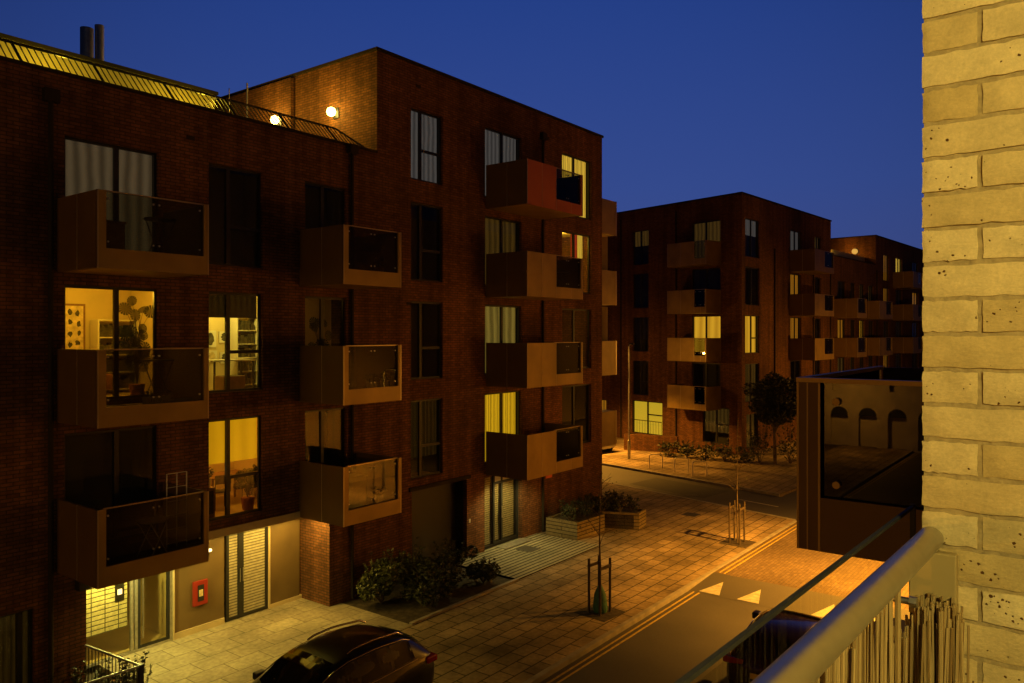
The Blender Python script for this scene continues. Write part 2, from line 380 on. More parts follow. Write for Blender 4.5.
def thing(name, label, cat, loc=(0,0,0), rz=0, group=None):
    o = bpy.data.objects.new(name, None); COL.objects.link(o); o.location = loc; o.rotation_euler = (0,0,rz); o.empty_display_size = .2
    return tag(o, label, cat, group)
def copy_tree(o, parent=None):
    c = o.copy(); COL.objects.link(c)
    if parent: c.parent = parent
    for ch in list(o.children): copy_tree(ch, c)
    return c
def light(name, kind, loc, energy, col, parent=None, radius=.08, spot=150, blend=.4, rot=(0,0,0)):
    d = bpy.data.lights.new(name, kind); d.energy = energy; d.color = col
    if kind in ('POINT', 'SPOT'): d.shadow_soft_size = radius
    if kind == 'SPOT': d.spot_size = R(spot); d.spot_blend = blend
    o = bpy.data.objects.new(name, d); COL.objects.link(o); o.location = loc; o.rotation_euler = rot
    if parent: o.parent = parent
    return o
def holed_wall(mb, x0, x1, z0, z1, holes, y=0, reveal=.16):
    xs = sorted({x0, x1, *[min(max(h[0], x0), x1) for h in holes], *[min(max(h[1], x0), x1) for h in holes]})
    zs = sorted({z0, z1, *[min(max(h[2], z0), z1) for h in holes], *[min(max(h[3], z0), z1) for h in holes]})
    for a, b in zip(xs, xs[1:]):
        for c, d in zip(zs, zs[1:]):
            mxp, mzp = (a + b) / 2, (c + d) / 2
            if any(h[0] < mxp < h[1] and h[2] < mzp < h[3] for h in holes): continue
            mb.face([(a,y,c),(b,y,c),(b,y,d),(a,y,d)])
    for h in holes:
        a, b, c, d = h[:4]; Y = y + reveal
        mb.face([(a,y,c),(a,Y,c),(b,Y,c),(b,y,c)]); mb.face([(a,y,d),(b,y,d),(b,Y,d),(a,Y,d)])
        mb.face([(a,y,c),(a,y,d),(a,Y,d),(a,Y,c)]); mb.face([(b,y,c),(b,Y,c),(b,Y,d),(b,y,d)])
def room_box(mb, x0, x1, z0, z1, y0, y1):
    mb.face([(x0,y1,z0),(x1,y1,z0),(x1,y1,z1),(x0,y1,z1)])
    mb.face([(x0,y0,z0),(x0,y1,z0),(x0,y1,z1),(x0,y0,z1)]); mb.face([(x1,y1,z0),(x1,y0,z0),(x1,y0,z1),(x1,y1,z1)])
    mb.face([(x0,y0,z0),(x1,y0,z0),(x1,y1,z0),(x0,y1,z0)]); mb.face([(x0,y0,z1),(x0,y1,z1),(x1,y1,z1),(x1,y0,z1)])

def window(parent, org, rz, x0, x1, z0, z1, split=.4, transom=None, content='dark', cover=1.0, depth=.9):
    """org/rz: face-local frame of the wall; frame sits .11 behind the wall face."""
    y0, y1 = .09, .15; t = .055
    m = MB()
    xm = x0 + (x1 - x0) * split
    m.box(x0, y0, z0, x0 + t, y1, z1).box(x1 - t, y0, z0, x1, y1, z1)
    m.box(x0 + t, y0, z0, x1 - t, y1, z0 + t).box(x0 + t, y0, z1 - t, x1 - t, y1, z1)
    m.box(xm - .05, y0 - .01, z0 + t, xm + .05, y1, z1 - t)
    if transom: m.box(xm + .05, y0 - .005, z0 + transom - .04, x1 - t, y1, z0 + transom + .04)
    fr = m.build('window', M['frame'], parent, org, rz)
    g = MB().face([(x0+t,.125,z0+t),(x1-t,.125,z0+t),(x1-t,.125,z1-t),(x0+t,.125,z1-t)])
    g.build('pane', M['glass'], fr)
    rm = MB()
    if content == 'room': return fr
    room_box(rm, x0 - .05, x1 + .05, z0 - .03, z1 + .05, .16, depth)
    rm.build('room_recess', M['room_dark'], fr)
    cov = []
    if content != 'dark':
        zc = z1 - (z1 - z0) * cover
        c = MB(); n = 24; a, b = x0 + .02, x1 - .02
        wav = .0 if 'blind' in content else .025
        def yy(i): return .24 + wav * math.sin(i * 2.1) + wav * .5 * math.sin(i * 5.3)
        for i in range(n):
            p, q = a + (b - a) * i / n, a + (b - a) * (i + 1) / n
            c.face([(p, yy(i), zc), (q, yy(i + 1), zc), (q, yy(i + 1), z1 - .02), (p, yy(i), z1 - .02)])
        nm = 'blind' if 'blind' in content else ('curtain' if 'curtain' in content else 'lit_back_wall')
        c.build(nm, M[content], fr)
    return fr

def balcony(parent, org, rz, x0, x1, zb, depth=1.72, h=1.45, style='glass', front='panel', side='panel_dark', frac=.5, glassm='balc_glass'):
    """slab, folded metal sides, front fascia and glazed opening; face-local, front at y=-depth"""
    yf = -depth; m = MB(); t = .05
    zt = zb + h
    m.box(x0 + t, yf + t, zb, x1 - t, -.005, zb + .26)                  # slab
    o = m.build('balcony', M['panel'], parent, org, rz)
    s = MB(); s.box(x0, yf + .004, zb - .01, x0 + t, -.004, zt); s.box(x1 - t, yf + .004, zb - .01, x1, -.004, zt)
    s.build('side_panel', M[side], o)
    f = MB(); p = .16
    xs = x0 if style == 'glass' else x0 + (x1 - x0) * frac if style == 'half' else x1
    if style == 'half': f.box(x0, yf, zb - .01, xs, yf + .05, zt)
    if style == 'solid': f.box(x0, yf, zb - .01, x1, yf + .05, zt)
    g0 = None
    if style in ('glass', 'half'):
        f.box(xs, yf, zb - .01, x1, yf + .05, zb + .37)
        if style == 'glass': f.box(xs, yf, zb + .37, xs + p, yf + .05, zt)
        f.box(x1 - p * .6, yf, zb + .37, x1, yf + .05, zt)
        g0 = (xs + (p if style == 'glass' else 0), x1 - p * .6)
    f.build('front_panel', M[front], o)
    tr = MB(); w_ = .018
    tr.box(x0 - .006, yf - .006, zb - .012, x0 + w_, yf + w_, zt + .004)
    tr.box(x1 - w_, yf - .006, zb - .012, x1 + .006, yf + w_, zt + .004)
    tr.box(x0 - .006, yf * .52 - .012, zb, x0 + .004, yf * .52 + .012, zt)
    if style == 'half':
        tr.box(x0 + (xs - x0) * .5 - .008, yf - .005, zb, x0 + (xs - x0) * .5 + .008, yf + .004, zt)
        tr.box(xs - .008, yf - .005, zb, xs + .008, yf + .004, zt)
        tr.box(xs + (x1 - xs) * .55, yf - .005, zb, xs + (x1 - xs) * .55 + .012, yf + .004, zb + .37)
    tr.build('corner_trim', M['trim'], o)
    if g0:
        g = MB().box(g0[0] - .05, yf + .06, zb + .34, g0[1] + .03, yf + .075, zt - .01); g.build('glass_panel', M[glassm], o)
        r = MB().box(g0[0] - .02, yf + .045, zt - .012, g0[1] + .02, yf + .09, zt + .012); r.build('top_rail', M['trim'], o)
        d = MB()
        for xx in (g0[0] + .06, (g0[0] + g0[1]) / 2 - .06, (g0[0] + g0[1]) / 2 + .06, g0[1] - .07):
            for zz in (zb + .5, zt - .14):
                d.tube([(xx, yf + .045, zz), (xx, yf + .09, zz)], .019, 10)
        d.build('glass_fixing', M['galv'], o)
    return o

# ================================================================== SETTING: ground
ZR = -.11                                            # road level; pavement is z = 0
MB().face([(-900,-900,-.16),(900,-900,-.16),(900,900,-.16),(-900,900,-.16)]).build('ground', M['ground'])['kind'] = 'structure'
def sheet(name, poly, z, mat, thick=0):
    m = MB()
    if thick: m.prism(poly, z - thick, z)
    else: m.face([(p[0], p[1], z) for p in poly])
    o = m.build(name, mat); o['kind'] = 'structure'; return o
# cross street runs along c; mc = distance across it measured from camera foot
cd = Vector((-.225, -.974)).normalized(); cn = Vector((cd.y * -1, cd.x))          # cn points away from camera (+x mostly)
def cs(a, m_):                                       # along-street a (towards camera side), across m_
    p = cn * m_ - cd * a
    return (p.x, p.y)
NEAR, FAR = 28.3, 32.2                               # kerbs of the cross street
sheet('road', [(-60, 4.0), (22.9, 4.0), (22.9, 9.62), (-60, 9.62)], ZR, M['asphalt'])
def at_y(m_, y):                                     # point on the cross-street line m_ at a given y
    a = -(cn.y * m_ - y) / (-cd.y) if False else (y - cn.y * m_) / (-cd.y)
    return cs(a, m_)
n_lo, n_hi = at_y(NEAR, -30), at_y(NEAR, 90); f_lo, f_hi = at_y(FAR, -30), at_y(FAR, 90)
sheet('cross_street', [n_lo, f_lo, f_hi, n_hi], ZR + .002, M['asphalt'])
sheet('road_beyond', [at_y(FAR, 6.0), (120, 3), (120, 9.5), at_y(FAR, 11.8)], ZR + .001, M['asphalt'])
# raised block-paved table joining the two roads
e0, e1 = at_y(NEAR + .15, 4.0), at_y(NEAR + .15, 9.62)
sheet('raised_crossing', [(22.9, 4.0), e0, e1, (22.9, 9.62)], -.012, M['block_paving'], .12)
MB().face([(21.1,4.0,ZR+.004),(22.9,4.0,-.012),(22.9,9.62,-.012),(21.1,9.62,ZR+.004)]).build('ramp', M['asphalt'])['kind'] = 'structure'
# pavement on the red block's side
q0, q1 = at_y(NEAR - .15, 9.75), at_y(NEAR - .15, 60)
sheet('pavement', [(-60, 9.77), (q0[0], 9.77), q1, (28.2, 60), (28.2, 13.93), (-60, 13.93)], 0, M['paving'], .2)
sheet('forecourt', [(8.2, 13.93), (14.1, 13.93), (14.1, 18.0), (8.2, 18.0)], .002, M['forecourt'], .2)
sheet('flower_bed', [(14.1, 13.93), (18.6, 13.93), (18.6, 16.7), (14.1, 16.7)], -.02, M['soil'], .1)
sheet('flower_bed', [(-60, 13.93), (8.2, 13.93), (8.2, 16.7), (-60, 16.7)], -.02, M['soil'], .1)
sheet('terrace', [(18.6, 13.93), (23.3, 13.93), (23.3, 16.7), (18.6, 16.7)], .03, M['deck'], .2)
sheet('side_paving', [(23.3, 13.93), (28.2, 13.93), (28.2, 16.7), (23.3, 16.7)], .001, M['paving'], .2)
MB().box(14.1, 13.9, -.1, 18.6, 14.0, .05).build('bed_edging', M['kerb'])['kind'] = 'structure'
# kerbs
MB().box(-60, 9.62, -.2, q0[0], 9.768, .008).build('kerb', M['kerb'], bevel=.015)['kind'] = 'structure'
MB().box(-60, 3.86, -.2, e0[0], 3.998, .008).build('kerb', M['kerb'], bevel=.015)['kind'] = 'structure'
k = MB(); a0, a1, b0, b1 = at_y(NEAR - .148, 9.75), at_y(NEAR - .148, 60), at_y(NEAR, 60), at_y(NEAR, 9.75)
k.prism([b1, b0, a1, a0], -.2, .008); k.build('kerb', M['kerb'])['kind'] = 'structure'
k = MB(); k.prism([at_y(FAR, 11.9), at_y(FAR + .15, 11.9), at_y(FAR + .15, 60), at_y(FAR, 60)], -.2, .008); k.build('kerb', M['kerb'])['kind'] = 'structure'
sheet('pavement', [(-60, -2), (28, -2), (28, 3.86), (-60, 3.86)], 0, M['paving'], .2)
sheet('far_pavement', [at_y(FAR + .15, 11.9), (60, 9.6), (120, 9.6), (120, 70), at_y(FAR + .15, 60)], 0, M['paving'], .2)
# painted markings
m = MB()
for y in (9.30, 9.46): m.face([(-60, y - .03, ZR + .004), (21.1, y - .03, ZR + .004), (21.1, y + .03, ZR + .004), (-60, y + .03, ZR + .004)])
m.build('double_yellow_line', M['yellow_line'])['kind'] = 'structure'
m = MB()
for y in (9.30, 9.46): m.face([(22.95, y - .03, -.008), (e1[0] - .1, y - .03, -.008), (e1[0] - .1, y + .03, -.008), (22.95, y + .03, -.008)])
m.build('double_yellow_line', M['yellow_line'])['kind'] = 'structure'
def rz_(x): return ZR + .004 + (x - 21.1) / 1.8 * (-.012 - ZR - .004) + .005
m = MB()
for yc in (9.05, 7.92, 5.9, 4.8):
    x0, x1 = 21.2, 22.25
    m.face([(x0, yc - .31, rz_(x0)), (x1, yc, rz_(x1)), (x0, yc + .31, rz_(x0))])
m.build('ramp_triangle_marking', M['white_line'])['kind'] = 'structure'
m = MB()
for a in (9, 14, 18.5):
    p = [cs(a, 30.2), cs(a + 2, 30.2), cs(a + 2, 30.3), cs(a, 30.3)]; m.face([(x, y, ZR + .007) for x, y in p])
m.build('centre_line_marking', M['white_line'])['kind'] = 'structure'

for x, y, z_, lb_ in ((29.6, 13.4, .003, 'square dark inspection cover in the paving near the crossing'), (33.6, 15.2, ZR + .007, 'dark round cover in the cross street'), (21.4, 15.6, .034, 'small dark cover in the deck before the glazed door')):
    k = MB().box(-.3, -.3, 0, .3, .3, .006) if 'round' not in lb_ else MB().tube([(0, 0, 0), (0, 0, .006)], .32, 20)
    o = k.build('inspection_cover', M['cover']); o.location = (x, y, z_); tag(o, lb_, 'cover', 'inspection covers')
sheet('road_patch', [(12.5, 5.0), (18.2, 5.0), (18.2, 6.9), (12.5, 7.0)], ZR + .003, M['asphalt_patch'])
sheet('road_patch', [at_y(29.2, 14.5), at_y(31.5, 14.2), at_y(31.5, 18.5), at_y(29.2, 18.8)], ZR + .006, M['asphalt_patch'])

# ================================================================== RED BRICK BLOCK (near)
A = thing('apartment_building', 'large dark red brick block on the left with taller corner and bronze balconies', 'apartment building', (0, 16.6, 0))
Z0 = (0, 0, 0)
def zw(k): return 2.95 + 3 * k, 5.32 + 3 * k
def zb(k): return 2.6 + 2.985 * k
RL, RT, XL, XT, XE = 12.5, 15.45, -14.0, 15.42, 27.95
low_holes, tow_holes = [], []
WIN = []            # (x0,x1,z0,z1,split,transom,content,cover,depth)
def addw(hl, x0, x1, z0, z1, split, transom, content, cover=1.0, depth=.9):
    hl.append((x0, x1, z0, z1)); WIN.append((x0, x1, z0, z1, split, transom, content, cover, depth))
ca = ['dark', 'room', 'pale_glow_blind']
for k in range(3): addw(low_holes, 7.0, 8.95, *zw(k), .55, None, ca[k])
cb = ['room', 'room', 'dark']
for k in range(3): addw(low_holes, 10.16, 11.62, *zw(k), .38, .95, cb[k])
cc = ['dark', 'room', 'dark']
for k in range(3): addw(low_holes, 12.9, 14.3, *zw(k), .45, None, cc[k], .75 if k == 0 else 1)
for k in range(3): addw(low_holes, 1.5, 3.0, *zw(k), .38, .95, 'dark')
for k in range(3): addw(low_holes, -3.5, -1.6, *zw(k), .5, None, 'dark')
addw(low_holes, 5.3, 6.45, .1, 2.0, .8, None, 'dim_curtain', 1)
low_holes.append((7.42, 13.7, 0, 2.55))
wb = MB(); holed_wall(wb, XL, XT, -.1, RL, low_holes)
wb.face([(XL,0,-.1),(XL,0,RL),(XL,13,RL),(XL,13,-.1)]); wb.face([(XL,13,-.1),(XL,13,RL),(XT,13,RL),(XT,13,-.1)])
wb.face([(XT,13,-.1),(XT,13,RL),(XT,.02,RL),(XT,.02,-.1)])
# recess under the wing: back wall, returns
wb.box(7.25, .165, -.1, 7.42, 1.4, 2.55); wb.box(13.7, .165, -.1, 13.85, 1.4, 2.55); wb.box(7.43, 1.26, -.1, 7.86, 1.36, 2.55)
wb.build('wing_wall', M['red_brick'], A)
MB().box(XL, .01, RL - .3, XT - .01, 13, RL - .2).build('wing_roof', M['roof'], A)
MB().box(XL, -.04, RL, XT - .005, .3, RL + .07).build('coping', M['coping'], A)
MB().box(7.0, -.03, 2.55, 14.55, .10, 2.74).build('fascia_band', M['band'], A)
MB().box(7.42, .105, 2.551, 13.7, 1.4, 2.72).build('soffit', M['band'], A)
for k, c in enumerate(['dark', 'dark', 'dark', 'pale_glow_blind']):
    a, b = zw(k); addw(tow_holes, 16.79, 18.2, a + (.05 if k == 3 else 0), b - (.17 if k == 3 else 0), .35, .95, ['dim_curtain', 'dark', 'dark', 'grey_glow_blind'][k], [.75, 1, 1, 1][k])
for k in range(4): addw(tow_holes, 20.3, 22.35, *zw(k), .5, None, ['gold_curtain', 'dim_gold', 'far_dim', 'grey_glow_blind'][k], 1)
for k in range(4): addw(tow_holes, 24.97, 27.1, *zw(k), .45, None, ['dark', 'room', 'room', 'cream_curtain'][k], 1)
tow_holes.append((16.83, 19.37, 0, 2.6)); tow_holes.append((20.28, 22.38, 0, 2.5))
wb = MB(); holed_wall(wb, XT, XE, -.1, RT, tow_holes)
wb.face([(XT,0,-.1),(XT,0,RT),(XT,14,RT),(XT,14,-.1)]); wb.face([(XE,0,-.1),(XE,14,-.1),(XE,14,RT),(XE,0,RT)]); wb.face([(XT,14,-.1),(XT,14,RT),(XE,14,RT),(XE,14,-.1)])
wb.box(XT - .12, 3.8, RL - .3, XT - .002, 12, RT - .05)
wb.build('tower_wall', M['red_brick'], A)
MB().box(XT + .01, .01, RT - .4, XE - .01, 13.99, RT - .3).build('tower_roof', M['roof'], A)
MB().box(XT - .05, -.05, RT, XE + .05, .28, RT + .09).box(XT - .05, .28, RT, XT + .25, 14, RT + .09).box(XE - .25, .28, RT, XE + .05, 14, RT + .09).build('coping', M['coping'], A)
for wv in WIN: window(A, Z0, 0, *wv)
# lit rooms
def lit_room(x0, x1, z0, z1, depth, e, col, side=1.2, mat='room'):
    m = MB(); room_box(m, x0 - .3, x1 + side, z0 - .05, z1 + .15, .17, depth); r = m.build('room', M[mat], A)
    light('room_light', 'POINT', ((x0 + x1) / 2 + .3, min(depth * .5, 1.4), z1 - .05), e, col, A, .12)
lit_room(7.0, 8.95, *zw(1), 3.0, 80, (1, .55, .03), .9)
lit_room(10.16, 11.62, *zw(1), 2.0, 90, (1, .78, .12), .95)
lit_room(10.16, 11.62, *zw(0), 2.7, 45, (1, .42, .025), .95)
lit_room(12.9, 14.3, *zw(1), 2.0, 2.4, (1, .5, .05), 1.4)
lit_room(24.97, 27.1, *zw(2), 2.2, 60, (1, .66, .07), 1.6)
lit_room(24.97, 27.1, *zw(1), 2.4, 9, (1, .66, .1), 1.6)
# blind covers on the rooms
def cover(x0, x1, z0, z1, mat, name, y=.2):
    MB().box(x0, y, z0, x1, y + .02, z1).build(name, M[mat], A)
cover(10.2, 11.58, 4.25, 5.3, 'yellow_blind', 'roller_blind')
m = MB(); m.box(10.2, .2, 7.72, 11.58, .22, 8.3); m.build('roller_blind', M['dim_curtain'], A)
cover(25.9, 26.35, 8.98, 11.3, 'red_curtain', 'curtain'); cover(26.4, 26.75, 8.98, 11.3, 'cream_curtain', 'curtain')
# balconies
for k in range(3): balcony(A, Z0, 0, 6.85, 9.1, zb(k))
for k in range(3): balcony(A, Z0, 0, 12.72, 14.68, zb(k), front='panel')
for k in range(4): balcony(A, Z0, 0, 20.35, 23.7, zb(k), style='half', front='panel_red' if k == 3 else 'panel')
# balconies on the far end wall
for k in range(4):
    zz = zb(k)
    m = MB().box(XE + .005, .15, zz, XE + (1.4 if k != 1 else 1.45), 2.9, zz + 1.45); b_ = m.build('balcony', M['panel'], A)
    MB().box(XE + 1.38, .14, zz - .01, XE + 1.47, .17, zz + 1.46).build('corner_trim', M['trim'], b_)
# roof railing with leaning bars and lit roof enclosure behind it
rr = MB().box(XL, .10, RL + .07, XT - .3, .16, RL + .12).tube([(XL, .62, RL + .60), (XT - 1.0, .62, RL + .60)], .03, 6).build('roof_railing', M['black_metal'], A, smooth=False)
bars = MB(); x = XL
i = 0
while x < XT - .35:
    ht = 1 if x < XT - 1.1 else max(.05, (XT - .35 - x) / .75)
    wd = .022 if i % 12 else .05
    bars.bar((x, .13, RL + .10), (x, .13 + .49 * ht, RL + .10 + .49 * ht), wd); x += .13; i += 1
bars.build('balusters', M['black_metal'], rr)
bars = MB().bar((XT - 1.0, .62, RL + .60), (XT - .3, .13, RL + .1), .035).build('end_rail', M['black_metal'], rr)
MB().box(XL, 2.3, RL - .2, 11.75, 6.5, 13.70).build('roof_enclosure', M['screen'], A)
MB().box(XL - .05, 2.22, 13.70, 11.8, 6.5, 13.78).build('enclosure_capping', M['coping'], A)
fl = MB(); fl.tube([(9.85, 5.4, 13.8), (9.85, 5.4, 15.62)], .17, 14).tube([(10.18, 5.4, 13.8), (10.18, 5.4, 15.8)], .12, 14).tube([(10.06, 5.1, 13.8), (10.06, 5.1, 15.7)], .09, 12)
fl.build('flue', M['galv'], A)
ae = MB(); ae.tube([(13.6, 3.6, 12.3), (13.6, 3.6, 14.75)], .025, 6).tube([(13.2, 3.9, 12.3), (13.2, 3.9, 14.55)], .015, 6).box(13.2, 3.88, 14.2, 13.55, 3.9, 14.23); ae.build('aerial', M['galv'], A)
# wall lamps on the gable
for yy, zz in ((1.76, 13.95), (4.36, 14.12)):
    b_ = MB().box(XT - .125 - .03 if yy > 3.8 else XT - .03, yy - .12, zz - .16, XT - .121 if yy > 3.8 else XT - .002, yy + .12, zz + .16).build('wall_lamp', M['black_metal'], A)
    xx = XT - .2 if yy < 3.8 else XT - .3
    s = MB()
    for j in range(7):
        pass
    s.tube([(xx, yy, zz - .13), (xx, yy, zz - .09), (xx, yy, zz), (xx, yy, zz + .09), (xx, yy, zz + .13)], [.04, .11, .14, .11, .04], 16)
    s.build('lamp_globe', M['lamp_glow'], b_)
    light('roof_light', 'POINT', (xx - .7, yy, zz + .05), 120, AMBER, A, .1)
for xx in (-3, .5, 4, 7.5, 10.8):  # row of unseen lamps added behind the parapet to light the enclosure evenly
    MB().box(xx - .12, .75, RL - .2, xx + .12, .9, RL + .25).build('added_roof_lamp', M['black_metal'], A)
    light('roof_light', 'POINT', (xx, 1.35, RL + .45), 44, (1, .72, .04), A, .1)
# drainpipes
for xx, zt in ((6.72, 11.9), (14.45, 12.3), (23.62, 14.5)):
    p = MB(); z_lo = .05 if xx != 6.72 else .1
    p.tube([(xx, -.06, z_lo), (xx, -.06, zt)], .05, 10); p.box(xx - .14, -.16, zt, xx + .14, -.002, zt + .25)
    p.build('drainpipe', M['coping'], A)
# vents
for xx, zz in ((9.6, 11.75), (16.6, 8.2), (17.0, 14.8), (23.9, 14.6)):
    MB().box(xx, -.015, zz, xx + .2, .01, zz + .09).build('air_vent', M['coping'], A)
# ---- recessed entrance under the wing (back line y = 1.2)
Yr = 1.2
fr = MB()
for xx in (7.86, 8.92, 9.02, 9.86): fr.box(xx, Yr - .04, 0, xx + .06, Yr + .03, 2.55)
fr.box(7.92, Yr - .035, 0, 9.86, Yr + .025, .06).box(7.92, Yr - .035, 2.48, 9.86, Yr + .025, 2.548)
ent = fr.build('entrance_screen', M['galv'], A)
MB().box(7.92, Yr - .005, .06, 8.92, Yr + .005, 2.48).build('pane', M['glass'], ent)
dr = MB(); dr.box(9.09, Yr - .03, .02, 9.15, Yr + .02, 2.44).box(9.79, Yr - .03, .02, 9.855, Yr + .02, 2.44).box(9.15, Yr - .03, .02, 9.79, Yr + .02, .12).box(9.15, Yr - .03, 2.36, 9.79, Yr + .02, 2.44)
dro = dr.build('entrance_door', M['frame'], A); MB().box(9.15, Yr - .01, .12, 9.79, Yr, 2.36).build('pane', M['glass'], dro)
MB().tube([(9.18, Yr - .09, .3), (9.18, Yr - .09, 1.9)], .018, 8).build('handle', M['steel'], dro)
lb = MB(); room_box(lb, 7.87, 9.95, 0, 2.55, Yr + .04, 3.4); lb.build('lobby', M['room'], A)
MB().box(7.98, Yr + .09, .62, 8.90, Yr + .3, 2.3).build('mailbox_bank', M['mail_white'], A)
MB().box(8.62, Yr + .07, 1.25, 8.82, Yr + .088, 1.80).build('entry_panel', M['frame'], A)
MB().box(8.67, Yr + .064, 1.40, 8.77, Yr + .069, 1.52).build('entry_screen', M['lamp_soft'], A)
MB().tube([(8.4, .55, 2.51), (8.4, .55, 2.549)], .07, 12).build('soffit_lamp', M['lamp_soft'], A)
light('soffit_light', 'SPOT', (8.4, .55, 2.49), 420, (1, .86, .19), A, .06, 160, .4)
light('lobby_light', 'POINT', (9.3, 2.3, 2.40), 2.5, (1, .8, .16), A, .08)
MB().box(9.96, Yr - .02, .15, 11.3, Yr + .06, 2.55).build('cladding_panel', M['clad'], A)
MB().box(9.95, Yr - .05, 0, 11.3, Yr + .06, .15).build('plinth', M['band'], A)
MB().box(9.925, Yr - .07, 0, 9.96, Yr + .06, 2.55).build('jamb', M['band'], A)
rb = MB().box(10.44, Yr - .08, .66, 10.82, Yr - .02, 1.26).build('dry_riser_cabinet', M['red_box'], A, bevel=.01)
MB().box(10.55, Yr - .09, .76, 10.71, Yr - .08, 1.16).build('cabinet_window', M['frame'], rb)
MB().box(10.58, Yr - .095, .88, 10.68, Yr - .09, 1.04).build('cabinet_notice', M['paper'], rb)
dd = MB(); dd.box(11.36, Yr - .03, .02, 11.44, Yr + .05, 2.5).box(12.52, Yr - .03, .02, 12.6, Yr + .05, 2.5).box(11.70, Yr - .035, .02, 11.86, Yr + .05, 2.5).box(11.44, Yr - .03, 2.42, 12.52, Yr + .05, 2.5).box(11.44, Yr - .03, .02, 12.52, Yr + .05, .1)
ddo = dd.build('louvred_door', M['frame'], A)
MB().box(11.44, Yr, .1, 11.70, Yr + .03, 2.42).box(11.86, Yr, .1, 12.52, Yr + .03, 2.42).build('louvre', M['louvre'], ddo)
MB().tube([(11.74, Yr - .07, .95), (11.74, Yr - .07, 1.3)], .012, 6).tube([(11.82, Yr - .07, .95), (11.82, Yr - .07, 1.3)], .012, 6).build('handle', M['steel'], ddo)
MB().box(12.66, Yr - .02, .1, 13.62, Yr + .04, 2.5).build('store_door', M['clad'], A)
MB().box(12.6, Yr - .05, 0, 12.66, Yr + .05, 2.55).box(12.66, Yr - .04, 0, 13.69, Yr + .05, .1).build('door_frame', M['band'], A)
MB().box(11.3, Yr + .06, 0, 13.7, Yr + .12, 2.55).build('recess_back_wall', M['panel_dark'], A)
for xx in (12.3, 13.2):
    MB().tube([(xx, .3, 2.51), (xx, .3, 2.549)], .07, 12).build('soffit_lamp', M['lamp_soft'], A)
    light('soffit_light', 'SPOT', (xx, .3, 2.49), 120, (1, .62, .10), A, .06, 165, .3)
MB().tube([(9.6, -.9, 2.555), (9.6, -.9, 2.595)], .07, 12).build('soffit_lamp', M['lamp_soft'], A)
light('soffit_light', 'SPOT', (9.6, -.9, 2.53), 120, (1, .64, .10), A, .06, 160, .3)
MB().tube([(11.2, .3, 2.51), (11.2, .3, 2.549)], .07, 12).build('soffit_lamp', M['lamp_soft'], A)
light('soffit_light', 'SPOT', (11.2, .3, 2.49), 90, (1, .64, .10), A, .06, 165, .3)
# wall lantern left of the entrance
ln = MB().box(7.2, -.2, 2.15, 7.44, -.002, 2.4).build('lantern', M['black_metal'], A)
# ---- tower ground floor: garage opening and glazed door
gb = MB(); room_box(gb, 16.83, 19.37, 0, 2.6, .16, .5); gb.build('garage_door', M['frame'], A)
MB().box(16.7, -.06, 2.6, 19.5, -.002, 2.72).build('garage_lintel', M['coping'], A)
MB().box(19.46, -.02, 1.15, 19.53, -.002, 1.27).build('door_bell', M['white_paint'], A)
rcs = MB(); room_box(rcs, 20.28, 22.38, 0, 2.5, .16, 1.6); rcs.build('porch', M['room_dark'], A)
pd = MB(); Yd = .22
for xx in (20.28, 20.98, 21.42, 22.30): pd.box(xx, Yd - .04, .03, xx + .08, Yd + .04, 2.49)
pd.box(20.36, Yd - .04, .03, 20.98, Yd + .04, .1).box(21.06, Yd - .04, .03, 21.42, Yd + .04, .14).box(21.5, Yd - .04, .03, 22.3, Yd + .04, .14).box(21.06, Yd - .04, 2.14, 22.3, Yd + .04, 2.22)
pdo = pd.build('entrance_door', M['frame'], A)
MB().box(20.36, Yd, .1, 20.98, Yd + .02, 2.45).box(21.06, Yd, .14, 21.42, Yd + .02, 2.14).box(21.5, Yd, .14, 22.3, Yd + .02, 2.14).build('pane', M['glass'], pdo)
MB().box(20.36, Yd + .1, .1, 20.98, Yd + .12, 2.45).box(21.06, Yd + .1, .14, 21.42, Yd + .12, 2.14).box(21.5, Yd + .1, .14, 22.3, Yd + .12, 2.14).build('blind', M['louvre'], pdo)
MB().box(21.06, Yd - .01, 2.22, 22.3, Yd + .02, 2.48).build('transom_panel', M['white_paint'], pdo)
MB().tube([(21.38, Yd - .1, .95), (21.38, Yd - .1, 1.35)], .015, 6).build('handle', M['steel'], pdo)
MB().box(23.85, -.03, 1.95, 24.25, -.002, 2.25).build('notice_sign', M['sign_red'], A)
MB().tube([(21.3, -.75, 2.55), (21.3, -.75, 2.592)], .08, 12).build('soffit_lamp', M['lamp_soft'], A)
light('porch_light', 'SPOT', (21.3, -.75, 2.53), 260, (1, .78, .24), A, .05, 150, .5)
MB().box(20.9, -.42, .031, 22.4, -.02, .05).build('door_step', M['galv'], A)

